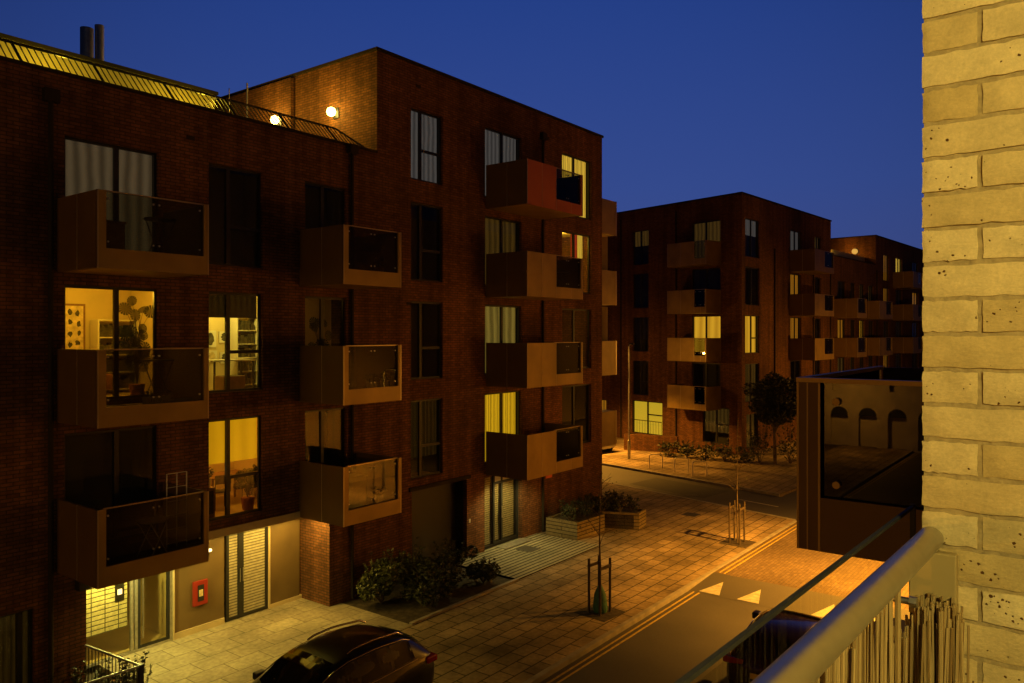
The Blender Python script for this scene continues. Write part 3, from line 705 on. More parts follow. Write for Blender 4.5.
# ================================================================== FAR RED BRICK ROW
BZ = R(-3.5)
Bb = thing('apartment_building', 'distant row of red brick flats beyond the junction with small lit windows', 'apartment building', (45.97, 17.54, 0), BZ)
LD = Vector((.182, .983)); LW = 24.0
RB = 15.85; XB1, XB2, XB3 = 15.7, 27.0, 62.0; RLb = 13.3
holesR = []; holesL = []; WR = []; WL = []
def aw(hl, wl, *a): hl.append(a[:4]); wl.append(a)
def zwb(k): return 3.15 + 2.98 * k, 5.5 + 2.98 * k
cR = [['far_dim', 'far_gold', 'dark', 'grey_glow_blind'], ['dark', 'far_amber', 'far_amber', 'grey_glow_blind'], ['dark', 'dark', 'dark', 'far_dim']]
for k in range(4):
    a, b = zwb(k)
    aw(holesR, WR, .5, 2.6, a, b, .5, .95 if k == 1 else None, cR[0][k], .42 if k == 3 else 1, .8)
    aw(holesR, WR, 7.7, 9.7, a, b, .5, None, cR[1][k], 1, .8)
    aw(holesR, WR, 12.3, 13.6, a, b, .5, None, cR[2][k], 1, .8)
for i, (xa, w_) in enumerate(((17.2, 1.9), (20.3, 1.2), (22.6, 1.3), (25.0, 1.4))):
    for k in range(3):
        a, b = zwb(k)
        aw(holesR, WR, xa, xa + w_, a, b, .5, None, [['far_dim', 'far_amber', 'dark'], ['far_dim', 'dark', 'dark'], ['dark', 'far_gold', 'far_dim'], ['dark', 'dark', 'far_dim']][i][k], 1, .8)
for i, (xa, w_) in enumerate(((29.3, 1.8), (33.2, 2.2), (39.0, 2.4), (44.5, 2), (50, 2.2), (56, 2))):
    for k in range(4):
        a, b = zwb(k)
        aw(holesR, WR, xa, xa + w_, a, b, .5, None, random.choice(['far_dim', 'dark', 'far_dim', 'far_amber', 'dark']) if not (i == 1 and k == 3) else 'cream_curtain', 1, .8)
aw(holesR, WR, .7, 2.4, .3, 2.4, .5, None, 'far_dim', 1, .8)
cL = [['dark', 'far_gold', 'dark', 'far_dim'], ['dark', 'dark', 'dark', 'far_dim']]
for k in range(4):
    a, b = zwb(k)
    aw(holesL, WL, LW - 3.75, LW - 1.55, a, b, .48, None, cL[0][k], 1, .8)
    aw(holesL, WL, LW - 8.85, LW - 7.4, a, b, .5, .9, cL[1][k], .45 if k >= 2 else 1, .8)
    aw(holesL, WL, LW - 14.5, LW - 12.6, a, b, .5, None, 'dark', 1, .8)
aw(holesL, WL, LW - 8.9, LW - 6.2, .5, 2.75, .5, 1.35, 'lime_blind', 1, .8)
aw(holesL, WL, LW - 2.9, LW - .9, .5, 2.75, .5, 1.2, 'far_dim', .7, .8)
aw(holesL, WL, LW - 13.2, LW - 11.4, .2, 2.6, .5, None, 'far_amber', 1, .8)
RA = math.atan2(-LD.y, -LD.x); LO = (LD.x * LW, LD.y * LW, 0)
wb = MB(); holed_wall(wb, 0, XB1, -.1, RB, [h for h in holesR if h[0] < XB1]); holed_wall(wb, XB1, XB2, -.1, RLb, [h for h in holesR if XB1 < h[0] < XB2]); holed_wall(wb, XB2, XB3, -.1, RB, [h for h in holesR if h[0] > XB2])
for xx, z_ in ((XB1, RLb - .5), (XB2, RLb - .5), (XB3, -.1)): wb.face([(xx, 0, z_), (xx, 11, z_), (xx, 11, RB), (xx, 0, RB)])
p2 = (LO[0], LO[1])
MB().face([(p2[0], p2[1], -.1), (p2[0] + 11, p2[1], -.1), (p2[0] + 11, p2[1], RB), (p2[0], p2[1], RB)]).build('rear_wall', M['red_brick'], Bb)
wb.build('street_wall', M['red_brick'], Bb)
wl = MB(); holed_wall(wl, 0, LW, -.1, RB, holesL); wl.build('end_wall', M['red_brick'], Bb, LO, RA)
MB().prism([(0.02, .02), (XB1 - .02, .02), (XB1 - .02, 11), (11 + p2[0], 11), (11 + p2[0], p2[1]), (p2[0] + .02, p2[1])], RB - .4, RB - .3).build('roof', M['roof'], Bb)
MB().box(XB1, .02, RLb - .4, XB2, 11, RLb - .3).box(XB2 + .02, .02, RB - .4, XB3, 11, RB - .3).build('roof', M['roof'], Bb)
MB().box(-.05, -.05, RB, XB1 + .05, .25, RB + .09).box(XB1 + .06, -.04, RLb, XB2 - .06, .25, RLb + .08).box(XB2 - .05, -.05, RB, XB3, .25, RB + .09).box(XB2 - .05, .25, RB, XB2 + .25, 11, RB + .09).build('coping', M['coping'], Bb)
MB().box(0, -.05, RB + .002, LW - .05, .25, RB + .088).build('coping', M['coping'], Bb, LO, RA)
MB().box(XB1 + .02, .9, RLb - .4, XB2 - .02, 1.0, RLb + .75).build('roof_parapet', M['screen'], Bb)
light('roof_light', 'POINT', (18.0, .5, RLb + .35), 14, AMBER, Bb, .1)
for a in WR: window(Bb, Z0, 0, *a)
for a in WL: window(Bb, LO, RA, *a)
wl_ = MB().tube([(XB2 - .02, 1.7, 14.6), (XB2 - .2, 1.7, 14.6)], .24, 16).build('wall_lamp', M['lamp_dim'], Bb)
light('roof_light', 'POINT', (XB2 - 1.2, 1.9, 14.4), 75, SODIUM, Bb, .1)
for k in range(4):
    if k: balcony(Bb, Z0, 0, 7.5, 11.2, zb(k), style='half')
    balcony(Bb, LO, RA, LW - 4.5, LW - 1.5, zb(k) + .05, depth=1.5, style='half', side='panel', frac=.70)
for k in range(3):
    if k: balcony(Bb, Z0, 0, 16.4, 18.6, zb(k)); balcony(Bb, Z0, 0, 22.0, 25.6, zb(k), style='half')
for k in range(1, 4):
    balcony(Bb, Z0, 0, 32.2, 35.6, zb(k), style='half'); balcony(Bb, Z0, 0, 44.0, 47.5, zb(k), style='half')
    m = balcony(Bb, LO, RA, LW - 15.2, LW - 11.8, zb(k) + .05, depth=1.5, style='solid', side='panel')
for xx, fr_ in ((4.9, Z0), (11.9, Z0), (15.5, Z0), (27.2, Z0)):
    MB().tube([(xx, -.06, .05), (xx, -.06, RLb - .4)], .05, 8).build('drainpipe', M['coping'], Bb)
MB().tube([(LW - 5.0, -.06, .05), (LW - 5.0, -.06, RB - .5)], .055, 8).build('drainpipe', M['coping'], Bb, LO, RA)
MB().tube([(LW - 9.9, -.06, .05), (LW - 9.9, -.06, RB - .5)], .055, 8).build('drainpipe', M['coping'], Bb, LO, RA)
# bay rail in front of the lit ground-floor window
g = MB().bar((LW - 9.0, -.18, 1.45), (LW - 6.1, -.18, 1.45), .04).bar((LW - 9.0, -.18, .45), (LW - 6.1, -.18, .45), .04)
for i in range(13): g.bar((LW - 9.0 + i * .24, -.18, .45), (LW - 9.0 + i * .24, -.18, 1.45), .018)
g.build('window_guard', M['black_metal'], Bb, LO, RA)

# ================================================================== OUR OWN BUFF BRICK BUILDING
C = thing('apartment_building', 'buff brick building edge close at the right and a dark neighbouring balcony', 'apartment building')
# pier face x = 1.87, outer corner y = .315: every brick modelled, one mesh
bm_v, bm_f, tones = MB(), [], []
bw_, bh_, j_ = .215, .065, .010
row = 0; z = 5.2
rnd = random.Random(4)
z_anchor = 8.0 - 60 * .075
for row in range(0, 74):
    z0 = z_anchor + row * .075 + j_
    y = .315
    first = True; header = (row % 2 == 1)
    while y > -1.45:
        ln_ = .1025 if (first and header) else bw_
        first = False
        a, b = y - ln_, y
        jit = lambda s: rnd.uniform(-s, s)
        xf = 1.87 + rnd.uniform(-.002, .003)
        n0 = len(bm_v.v)
        nx, nz_ = 10, 5
        # front grid with softened, irregular arrises
        ph = rnd.uniform(0, 9)
        for iz in range(nz_ + 1):
            for ix in range(nx + 1):
                fy = ix / nx; fz = iz / nz_
                ey = min(fy, 1 - fy) * ln_; ez = min(fz, 1 - fz) * bh_
                d = min(ey, ez)
                rec = .0028 if d < 1e-6 else 0
                yy = b - fy * ln_ + (jit(.0012) if (ix in (0, nx)) else 0)
                zz = z0 + fz * bh_ + ((jit(.0020)) if (iz in (0, nz_)) else 0)
                bm_v.v.append((xf + rec + jit(.0005) + .0012 * math.sin(ph + fy * 7 + fz * 3), yy, zz))
        W_ = nx + 1
        for iz in range(nz_):
            for ix in range(nx):
                q = n0 + iz * W_ + ix
                bm_v.f.append((q, q + 1, q + W_ + 1, q + W_))
        # returns into the wall
        per = [n0 + i for i in range(W_)] + [n0 + i * W_ + nx for i in range(1, nz_ + 1)] + [n0 + nz_ * W_ + i for i in reversed(range(nx))] + [n0 + i * W_ for i in reversed(range(1, nz_))]
        bi = []
        for p in per:
            v = bm_v.v[p]; bi.append(len(bm_v.v)); bm_v.v.append((v[0] + .10, v[1], v[2]))
        for i in range(len(per)):
            k_ = (i + 1) % len(per); bm_v.f.append((per[k_], per[i], bi[i], bi[k_]))
        tv = rnd.random(); tones += [tv] * (len(bm_v.v) - n0)
        y = a - j_
bm_v.smooth = True
bo = bm_v.build('brick_pier', M['buff'], C)
at = bo.data.attributes.new('tone', 'FLOAT', 'POINT'); at.data.foreach_set('value', tones)
MB().box(1.8768, -1.46, 3.4, 2.6, .3125, 9.2).build('mortar_bed', M['mortar'], bo)
MB().box(1.99, -1.46, -.1, 2.6, .300, 3.4).box(2.6, -1.46, -.1, 9, .30, 9.2).box(-5, -1.75, -.1, 9, -1.47, 9.2).box(9, -1.75, -.1, 33, .30, 15).box(36, -6, -.1, 140, -3, 15).build('facade_wall', M['buff_flat'], C)
MB().box(-5, -1.47, 5.50, 1.86, .42, 5.78).build('balcony_floor', M['panel'], C)
# neighbouring balcony along our facade: near side glazed and facing us
nb = MB().box(7.1, .31, 5.44, 10.2, 2.13, 5.68).build('balcony', M['panel'], C)
nb['label'] = 'dark bronze neighbouring balcony with smoked glass side, jutting from the buff wall'
sp = MB(); X = 7.05
sp.box(X, .30, 5.43, X + .05, 2.0, 5.90); sp.box(X, 2.0, 5.43, X + .05, 2.18, 6.93); sp.box(X + .05, 2.13, 5.43, 10.2, 2.18, 5.86)
sp.box(X + .05, 2.13, 5.86, X + .22, 2.18, 6.93)
sp.box(10.15, .30, 5.43, 10.2, 2.13, 6.93)
sp.build('side_panel', M['panel_dark'], nb)
MB().box(X + .06, .305, 5.88, X + .075, 2.03, 6.90).build('glass_panel', M['smoked'], nb)
MB().box(X + .22, 2.15, 5.84, 10.15, 2.165, 6.90).build('glass_panel', M['smoked'], nb)
MB().box(X - .01, .30, 6.905, X + .085, 2.19, 6.945).box(X + .085, 2.12, 6.905, 10.2, 2.19, 6.945).build('top_rail', M['panel'], nb)
MB().box(X - .006, 1.985, 5.43, X + .012, 2.003, 6.90).box(X - .006, 2.168, 5.43, X + .012, 2.186, 6.90).box(X - .004, 2.09, 5.43, X + .006, 2.10, 6.90).build('corner_trim', M['panel'], nb)
d = MB()
for yy in (.40, 1.86):
    for zz in (6.02, 6.74): d.tube([(X + .02, yy, zz), (X + .07, yy, zz)], .032, 16)
d.build('glass_fixing', M['panel'], nb)
for k in (-1, 1, 2):
    MB().box(X, .31, 5.43 + 3 * k, 10.2, 2.18, 6.93 + 3 * k).build('balcony', M['panel_dark'], C) if k == -1 else None
# light on our own balcony, behind the camera on the back wall
bl = MB().box(-.65, -1.47, 8.15, -.45, -1.42, 8.35).build('balcony_lamp', M['black_metal'], C)
MB().tube([(-.55, -1.42, 8.25), (-.55, -1.36, 8.25), (-.55, -1.32, 8.25)], [.10, .10, .04], 16).build('lamp_globe', M['lamp_soft'], bl)
light('balcony_light', 'POINT', (-.55, -1.2, 8.25), 215, (1, .81, .25), C, .09)

# pale arcaded building down the street behind the viewpoint (seen mirrored in the smoked glass)
D = thing('arcade_building', 'pale arcaded building down the street, mirrored in the dark neighbouring balcony glass', 'building', (-40, 20, 0), R(90))
ax_ = [-24 + 1.75 * i for i in range(14)]
wm = MB(); holed_wall(wm, -26, 0, -.1, 9, [(a, a + 1.1, 0, 2.0) for a in ax_] + [(a + .1, a + 1.0, 3.6, 5.0) for a in ax_[::2]])
wm.box(-26, .3, -.1, 0, 8, 8.9); wm.build('facade', M['pale_render'], D)
SPLIT.add('arch'); am = MB()
for a in ax_: am.prism([(a + .55 + .55 * math.cos(q * .3927), 2.0 + .55 * math.sin(q * .3927)) for q in range(9)], 0, .01)
am.v = [(x, -z, y) for x, y, z in am.v]; am.build('arch', M['ink'], D)

# own railing
Rg = thing('balcony_railing', 'brushed steel handrail and clear glass panel in the right foreground, ending at the buff bricks', 'railing', (1.86, 0, 0), R(-1.5))
yh, zh, rh = .297, 6.895, .0245
MB().tube([(-5, yh, zh), (-.004, yh, zh)], rh, 32).build('handrail', M['steel'], Rg)
MB().face([(-5, .385, 5.86), (.25, .385, 5.86), (.25, .385, 6.90), (-5, .385, 6.90)]).build('glass_panel', M['own_glass'], Rg)
MB().box(-5, .381, 6.902, .25, .389, 6.909).build('glass_edge_gasket', M['rubber'], Rg)
MB().box(.251, .379, 5.86, .259, .391, 6.912).build('glass_end_edge', M['rubber'], Rg)
MB().box(-.03, .245, 6.735, -.004, .335, 6.872).build('end_bracket', M['bracket'], Rg, bevel=.003)
bo_ = MB(); bo_.tube([(-.16, .30, 6.80), (-.16, .38, 6.80)], .007, 12).build('glass_fixing', M['steel'], Rg)
MB().tube([(-.16, .352, 6.80), (-.16, .378, 6.80)], .022, 20).build('fixing_disc', M['steel'], Rg)
MB().tube([(-.16, .292, 6.80), (-.16, .306, 6.80)], .011, 6).build('fixing_nut', M['steel'], Rg)
MB().box(-5, .27, 5.78, -.01, .33, 5.86).build('base_rail', M['black_metal'], Rg)
# reed screen: hundreds of stalks, one screen
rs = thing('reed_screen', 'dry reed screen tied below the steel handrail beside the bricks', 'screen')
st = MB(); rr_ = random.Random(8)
xx = -1.0
while xx < 1.845:
    h1 = 6.862 - rr_.random() ** 2 * .03
    if xx > 1.66: h1 = 6.735 - rr_.random() * .02
    yy = .33 + rr_.uniform(-.012, .012)
    st.tube([(xx, yy, 5.8), (xx + rr_.uniform(-.006, .006), yy + rr_.uniform(-.006, .006), 6.3), (xx + rr_.uniform(-.012, .012), yy + rr_.uniform(-.008, .008), h1)], rr_.uniform(.0016, .0034), 6)
    xx += rr_.uniform(.003, .0075)
for i in range(130):                                        # rolled end of the screen against the wall
    a = rr_.uniform(0, 6.28); q = .05 * rr_.random() ** .5
    xx, yy = 1.79 + q * math.cos(a) * .8, .272 + q * math.sin(a)
    st.tube([(xx, yy, 5.8), (xx + rr_.uniform(-.008, .008), yy + rr_.uniform(-.008, .008), 6.3), (xx + rr_.uniform(-.01, .01), yy + rr_.uniform(-.012, .012), 6.79 - rr_.random() * .05)], rr_.uniform(.0016, .0036), 6)
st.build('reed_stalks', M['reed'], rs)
wr = MB()
for zz in (6.42, 6.05):
    wr.tube([(-1, .30, zz), (1.7, .30, zz)], .0016, 5)
    wr.tube([(1.79 + .043 * math.cos(t * .5236), .272 + .053 * math.sin(t * .5236), zz + .004 * math.sin(t)) for t in range(13)], .0022, 5)
wr.build('tie_wire', M['wire'], rs)

# ================================================================== STREET LAMPS
def street_lamp(x, y, h, ang, label, energy, group='street lamps', bare=.05):
    t = thing('street_lamp', label, 'street lamp', (x, y, 0), ang, group)
    MB().tube([(0,0,0),(0,0,1.1),(0,0,1.12),(0,0,h)], [.09,.09,.055,.04], 12).build('pole', M['galv'], t)
    MB().tube([(0,0,h),(.3,0,h+.1),(1.0,0,h+.13)], .025, 8).build('arm', M['galv'], t)
    hd = MB().box(.75, -.13, h + .08, 1.35, .13, h + .2).build('lamp_head', M['black_metal'], t, bevel=.03)
    if energy:
        MB().box(.82, -.1, h + .06, 1.28, .1, h + .078).build('lamp_lens', M['sodium_glow'], hd)
        light('street_light', 'SPOT', (1.05, 0, h + .02), energy * (1 - bare), SODIUM, t, .10, 138, .45)
        light('street_light', 'POINT', (1.05, 0, h + .0), energy * bare, SODIUM, t, .10)
    return t
street_lamp(25.4, 3.0, 5.6, R(90), 'sodium street lamp on the near pavement behind the neighbouring balcony', 13500)
street_lamp(41.5, 25.5, 6.0, R(200), 'sodium street lamp behind the end of the large brick block', 6500)
street_lamp(54, 5.2, 6.0, R(90), 'sodium street lamp further along the far road', 11000, bare=.22)
street_lamp(-14.0, 3.2, 6.0, R(90), 'added unseen sodium lamp behind the viewpoint that brightens the brick facade', 4300, bare=.3)  # added out of view to put more warm light on the facade
street_lamp(40.55, 22.25, 6.6, R(20), 'slim street lamp post on the far pavement left of the cycle stands', 0)

street_lamp(-36.5, 14.5, 5.0, R(-90), 'added unseen lamp that lights the mirrored arcaded building', 1500, bare=.8)  # added so the arcade shows up in the smoked glass reflection

# ================================================================== VEGETATION
def leaf_cloud(m, c, r, n, size, rng, flat=1.0):
    for i in range(n):
        while True:
            p = Vector((rng.uniform(-1,1), rng.uniform(-1,1), rng.uniform(-1,1)))
            if .25 < p.length < 1: break
        p = p.normalized() * (p.length ** .45)
        q = Vector(c) + Vector((p.x * r[0], p.y * r[1], p.z * r[2]))
        a = Vector((rng.uniform(-1,1), rng.uniform(-1,1), rng.uniform(-.6,.6))).normalized(); b = a.cross(Vector((rng.uniform(-1,1), rng.uniform(-1,1), rng.uniform(-1,1)))).normalized()
        s = size * rng.uniform(.6, 1.35)
        m.face([q - a * s, q - b * s * .45, q + a * s, q + b * s * .45])
def shrub(x, y, r, h, label, group, mat='leaf', seed=0, z=0, n=520, leaf=.055, name='shrub'):
    rng = random.Random(seed); t = thing(name, label, 'shrub', (x, y, z), 0, group)
    m = MB(); s = MB()
    nc = 9
    for i in range(nc):
        a = rng.uniform(0, 6.28); q = r * rng.uniform(.15, .75)
        c = (q * math.cos(a), q * math.sin(a), h * rng.uniform(.3, .8)); rr = r * rng.uniform(.3, .5)
        leaf_cloud(m, c, (rr, rr, rr * rng.uniform(.7, 1.0) * min(1, h / r)), n // nc, leaf, rng)
        s.tube([(0, 0, 0), (c[0] * .4, c[1] * .4, c[2] * .5), c], [.02, .013, .006], 5)
    for i in range(14):
        a = rng.uniform(0, 6.28); q = r * rng.uniform(.4, .9); zt = h * rng.uniform(.9, 1.25)
        p0, p1 = (q * .6 * math.cos(a), q * .6 * math.sin(a), h * .55), (q * math.cos(a), q * math.sin(a), zt)
        s.tube([p0, p1], [.007, .003], 4)
        for j in range(6):
            f_ = rng.uniform(.4, 1.05); leaf_cloud(m, [lerp_(p0[c_], p1[c_], f_) for c_ in range(3)], (.05, .05, .05), 2, leaf * .9, rng)
    m.build('foliage', M[mat], t); s.build('stem', M['bark'], t)
    return t
lerp_ = lambda a, b, t: a + (b - a) * t
bed = [(14.75, 15.7, .68, 1.15, 'rounded olive green shrub by the brick pier and drainpipe'), (15.9, 15.9, .72, 1.1, 'leafy shrub in the middle of the bed under the corner window'),
       (16.3, 14.9, .7, .95, 'low dark shrub at the front of the planting bed'), (17.5, 15.5, .75, 1.0, 'dark spreading shrub before the garage opening'),
       (15.3, 14.7, .55, .6, 'small low plant at the bed edge near the parked black car'), (17.8, 14.6, .5, .55, 'small clump plant at the bed corner beside the timber deck')]
for i, (x, y, r, h, lb_) in enumerate(bed): shrub(x, y, r, h, lb_, 'shrubs in the front planting bed', 'leaf' if i < 2 else 'leaf_dark', 20 + i, 0, 2200 if i < 2 else 1300, .06)
for i in range(4):
    shrub([7.75, 7.0, 6.2, 7.3][i], [15.3, 15.2, 15.5, 16.1][i], .42, [.75, .7, .8, .6][i], ['dark shrub inside the metal guard rail corner', 'dark shrub behind the lower guard rail', 'leftmost dark shrub by the ground floor window', 'small shrub against the wall below the lantern'][i], 'shrubs behind the guard rail', 'leaf_dark', 40 + i, 0, 320, .05)
# L shaped timber planter
PL = thing('planter', 'timber planter box in an L shape beside the brick corner', 'planter')
pv = [(23.8, 14.95), (25.2, 14.95), (25.2, 14.95), (26.55, 13.95), (26.55, 13.95)]
m = MB(); t_ = .06
outer = [(23.45, 16.3), (23.45, 14.95), (25.2, 14.85), (25.5, 15.3), (26.1, 13.9), (26.85, 14.0), (27.5, 16.3)]
n_ = len(outer); cxp = sum(p[0] for p in outer) / n_; cyp = sum(p[1] for p in outer) / n_
inn = [(p[0] + (cxp - p[0]) * .06, p[1] + (cyp - p[1]) * .08) for p in outer]
for i in range(n_):
    j = (i + 1) % n_
    m.prism([outer[i], outer[j], inn[j], inn[i]], .0, .62)
m.build('planter_wall', M['timber_clad'], PL)
MB().prism(inn, .0, .54).build('planter_soil', M['soil'], PL)
for i, (x, y) in enumerate([(23.8, 15.5), (24.3, 15.9), (24.7, 15.35), (25.2, 15.8), (25.7, 15.2), (26.1, 14.7), (26.5, 14.4), (26.6, 15.2), (26.0, 15.9), (27.0, 15.6)]):
    shrub(x, y, .36, .5, ['evergreen shrub at the near corner of the timber planter', 'evergreen shrub against the wall in the planter', 'evergreen shrub above the short planter front', 'evergreen shrub at the bend of the planter, wall side', 'evergreen shrub at the inner bend of the planter', 'evergreen shrub along the angled planter edge', 'evergreen shrub at the pointed planter end', 'evergreen shrub on the right half of the planter', 'evergreen shrub behind the planter bend', 'rightmost evergreen shrub in the timber planter'][i], 'evergreens in the timber planter', 'leaf_dark', 60 + i, .54, 200, .05)
# young street trees with stakes
def young_tree(x, y, label, seed, bag, hgt):
    rng = random.Random(seed); t = thing('young_tree', label, 'tree', (x, y, 0), rng.uniform(-.2, .2), 'young staked street trees')
    tr = MB(); tr.tube([(0,0,0),(.02,.01,1),(.0,.02,2),(.03,0,hgt)], [.03,.026,.02,.007], 8)
    for i in range(9):
        z0 = rng.uniform(1.5, hgt - .2); a = rng.uniform(0, 6.28); l = rng.uniform(.35, .8) * (1 - (z0 - 1.5) / hgt)
        p1 = (l * .5 * math.cos(a), l * .5 * math.sin(a), z0 + l * .45); p2_ = (l * math.cos(a), l * math.sin(a), z0 + l * .7)
        tr.tube([(.01, .01, z0), p1, p2_], [.010, .007, .003], 5)
        for s_ in range(2):
            b = a + rng.uniform(-.9, .9); tr.tube([p1, (p1[0] + .25 * math.cos(b), p1[1] + .25 * math.sin(b), p1[2] + rng.uniform(.05, .25))], [.005, .002], 4)
    tr.build('trunk', M['bark'], t)
    fo = MB()
    for i in range(26):
        a = rng.uniform(0, 6.28); l = rng.uniform(.1, .6); leaf_cloud(fo, (l * math.cos(a), l * math.sin(a), rng.uniform(1.9, hgt)), (.08, .08, .08), 2, .035, rng)
    fo.build('foliage', M['leaf_dark'], t)
    for sx_, sy_ in ((-.22, -.16), (.22, -.16), (.22, .2), (-.22, .2)):
        MB().tube([(sx_, sy_, 0), (sx_, sy_, 1.42)], .035, 8).build('stake', M['timber'], t)
    g = MB().box(-.25, -.19, 1.18, .25, -.17, 1.26).box(-.25, .21, 1.18, .25, .23, 1.26); g.build('cross_rail', M['timber'], t)
    if bag: MB().tube([(0,0,.02),(0,0,.12),(0,0,.5),(0,0,.72)], [.17,.2,.15,.05], 12).build('watering_bag', M['bag'], t)
    MB().prism([(-.5,-.5),(.5,-.5),(.5,.5),(-.5,.5)], .003, .008).build('tree_pit', M['soil'], t)
    return t
young_tree(17.75, 10.6, 'slim young tree between stakes with a green watering bag at its foot', 3, True, 3.6)
young_tree(26.6, 10.3, 'slim bare young tree between stakes at the corner of the crossing', 9, False, 4.4)
# darker tree by the far block
T = thing('tree', 'dark round crowned tree in front of the far brick corner', 'tree', (44.1, 14.9, 0))
rng = random.Random(5)
tk = MB(); tk.tube([(0,0,0),(.03,0,1),(.0,.05,2.1),(.05,0,3.4)], [.11,.09,.075,.03], 10)
fo = MB()
for i in range(60):
    a = rng.uniform(0, 6.28); el = rng.uniform(-.7, 1.5); q = rng.uniform(.3, 1.7)
    c = (q * math.cos(a) * math.cos(el), q * math.sin(a) * math.cos(el), 3.2 + 1.15 * math.sin(el) * q)
    tk.tube([(0, 0, 1.6 + rng.random()), (c[0] * .5, c[1] * .5, 2.2 + (c[2] - 2.2) * .6), c], [.03, .018, .006], 5)
    leaf_cloud(fo, c, (.5, .5, .42), 170, .11, rng)
tk.build('trunk', M['bark'], T); fo.build('crown', M['leaf_dark'], T)
hb = [(43.0, 18.6), (43.2, 17.5), (43.4, 16.4), (43.6, 15.6), (44.6, 14.2), (45.6, 13.6), (46.8, 13.3), (43.0, 19.7), (42.9, 20.8)]
hl_ = ['low hedge shrub left of the tree, by the wall corner', 'low hedge shrub behind the right cycle stand', 'low hedge shrub just left of the dark tree trunk', 'taller shrub touching the dark tree trunk', 'pale leafy shrub right of the dark tree', 'shrub on the far right of the dark tree', 'shrub half behind the neighbouring balcony', 'low hedge shrub behind the middle cycle stand', 'low hedge shrub behind the left cycle stand']
for i, (x, y) in enumerate(hb): shrub(x, y, .75 if i not in (3, 4, 5) else .95, .8 if i not in (3, 4, 5) else 1.9, hl_[i], 'shrubs before the far block', 'leaf' if i == 4 else 'leaf_dark', 80 + i, 0, 380, .075)

# ================================================================== STREET FURNITURE
def cycle_stand(x, y, label):
    t = MB(); r = .032; pts = [(0, -.36, 0), (0, -.36, .62)]
    for i in range(7):
        a = math.pi - i * math.pi / 12; pts.append((0, -.24 + .12 * math.cos(a), .62 + .12 * math.sin(a)))
    for i in range(7):
        a = math.pi / 2 - i * math.pi / 12; pts.append((0, .24 + .12 * math.cos(a), .62 + .12 * math.sin(a)))
    pts += [(0, .36, 0)]
    o = t.tube(pts, r, 8).build('cycle_stand', M['pale_steel']); o.location = (x, y, 0); o.rotation_euler = (0, 0, R(37))
    return tag(o, label, 'cycle stand', 'cycle stands along the far kerb')
cycle_stand(38.75, 19.6, 'leftmost steel hoop cycle stand on the far pavement')
cycle_stand(38.45, 17.95, 'middle steel hoop cycle stand on the far pavement')
cycle_stand(37.95, 16.7, 'right steel hoop cycle stand nearest the crossing')
gr = thing('guard_rail', 'metal guard rail with thin balusters at the lower left beside the entrance', 'railing')
def rail_run(a, b, z0, z1, n):
    m = MB().tube([(*a, z1), (*b, z1)], .024, 8); m.build('handrail', M['galv'], gr)
    m = MB().bar((*a, z0), (*b, z0), .03)
    for i in range(n + 1):
        p = (a[0] + (b[0] - a[0]) * i / n, a[1] + (b[1] - a[1]) * i / n); m.bar((*p, z0), (*p, z1), .014)
    m.build('balusters', M['black_metal'], gr)
rail_run((7.36, 16.5), (7.55, 14.65), .12, 1.0, 16); rail_run((7.55, 14.65), (5.2, 14.75), .12, 1.0, 20)
MB().box(7.51, 14.61, 0, 7.59, 14.69, 1.03).build('post', M['black_metal'], gr)
# low brick wall by far window
lw = MB().box(0, 0, 0, 3.4, .25, 1.0).build('low_brick_wall', M['red_brick']); lw.location = (43.6, 24.3, 0); lw.rotation_euler = (0, 0, R(-78))
tag(lw, 'low red brick garden wall right of the parked silver car', 'wall')

# ================================================================== CARS
def lerp(a, b, t): return a + (b - a) * t
def make_car(name, label, loc, rz, paint, st, wheels, wr_, group, rails=False, plate_rear=None, half=.93):
    """st: stations along length (x, z_bottom, z_belt, z_top, half belt width, half roof width); car faces -x"""
    t = thing(name, label, 'car', loc, rz, group)
    rows = []
    m = MB()
    for (x, zb_, zbl, zt, hb_, hr) in st:
        prof = [(0, zb_), (hb_ * .86, zb_), (hb_ * .97, zb_ + .12), (hb_ * 1.0, lerp(zb_, zbl, .55)), (hb_ * .985, lerp(zb_, zbl, .8)), (hb_ * .93, zbl),
                (lerp(hb_ * .93, hr, .5), lerp(zbl, zt, .55)), (hr, lerp(zbl, zt, .92)), (hr * .85, zt - .012 if zt - zbl > .1 else zt), (0, zt + .012)]
        ring = [(x, y, z) for y, z in prof] + [(x, -y, z) for y, z in reversed(prof[1:-1])]
        n0 = len(m.v); m.v += ring; rows.append((n0, len(ring)))
    for (a, k), (b, _) in zip(rows, rows[1:]):
        for i in range(k):
            j = (i + 1) % k; m.f.append((a + i, b + i, b + j, a + j))
    m.f.append(tuple(rows[0][0] + i for i in range(rows[0][1]))); m.f.append(tuple(rows[-1][0] + i for i in reversed(range(rows[-1][1]))))
    body = m.build('body', M[paint], t, smooth=True)
    sb = body.modifiers.new('sub', 'SUBSURF'); sb.levels = 1; sb.render_levels = 2
    return t, body
def side_pt(st, x, f, s, lift=.012):
    for a, b in zip(st, st[1:]):
        if a[0] <= x <= b[0]:
            q = (x - a[0]) / (b[0] - a[0]); v = [lerp(a[i], b[i], q) for i in range(6)]
            break
    _, zb_, zbl, zt, hb_, hr = v
    y = lerp(hb_ * .93, hr, f) ; z = lerp(zbl, zt, f * .92)
    return (x, s * (y + lift), z)
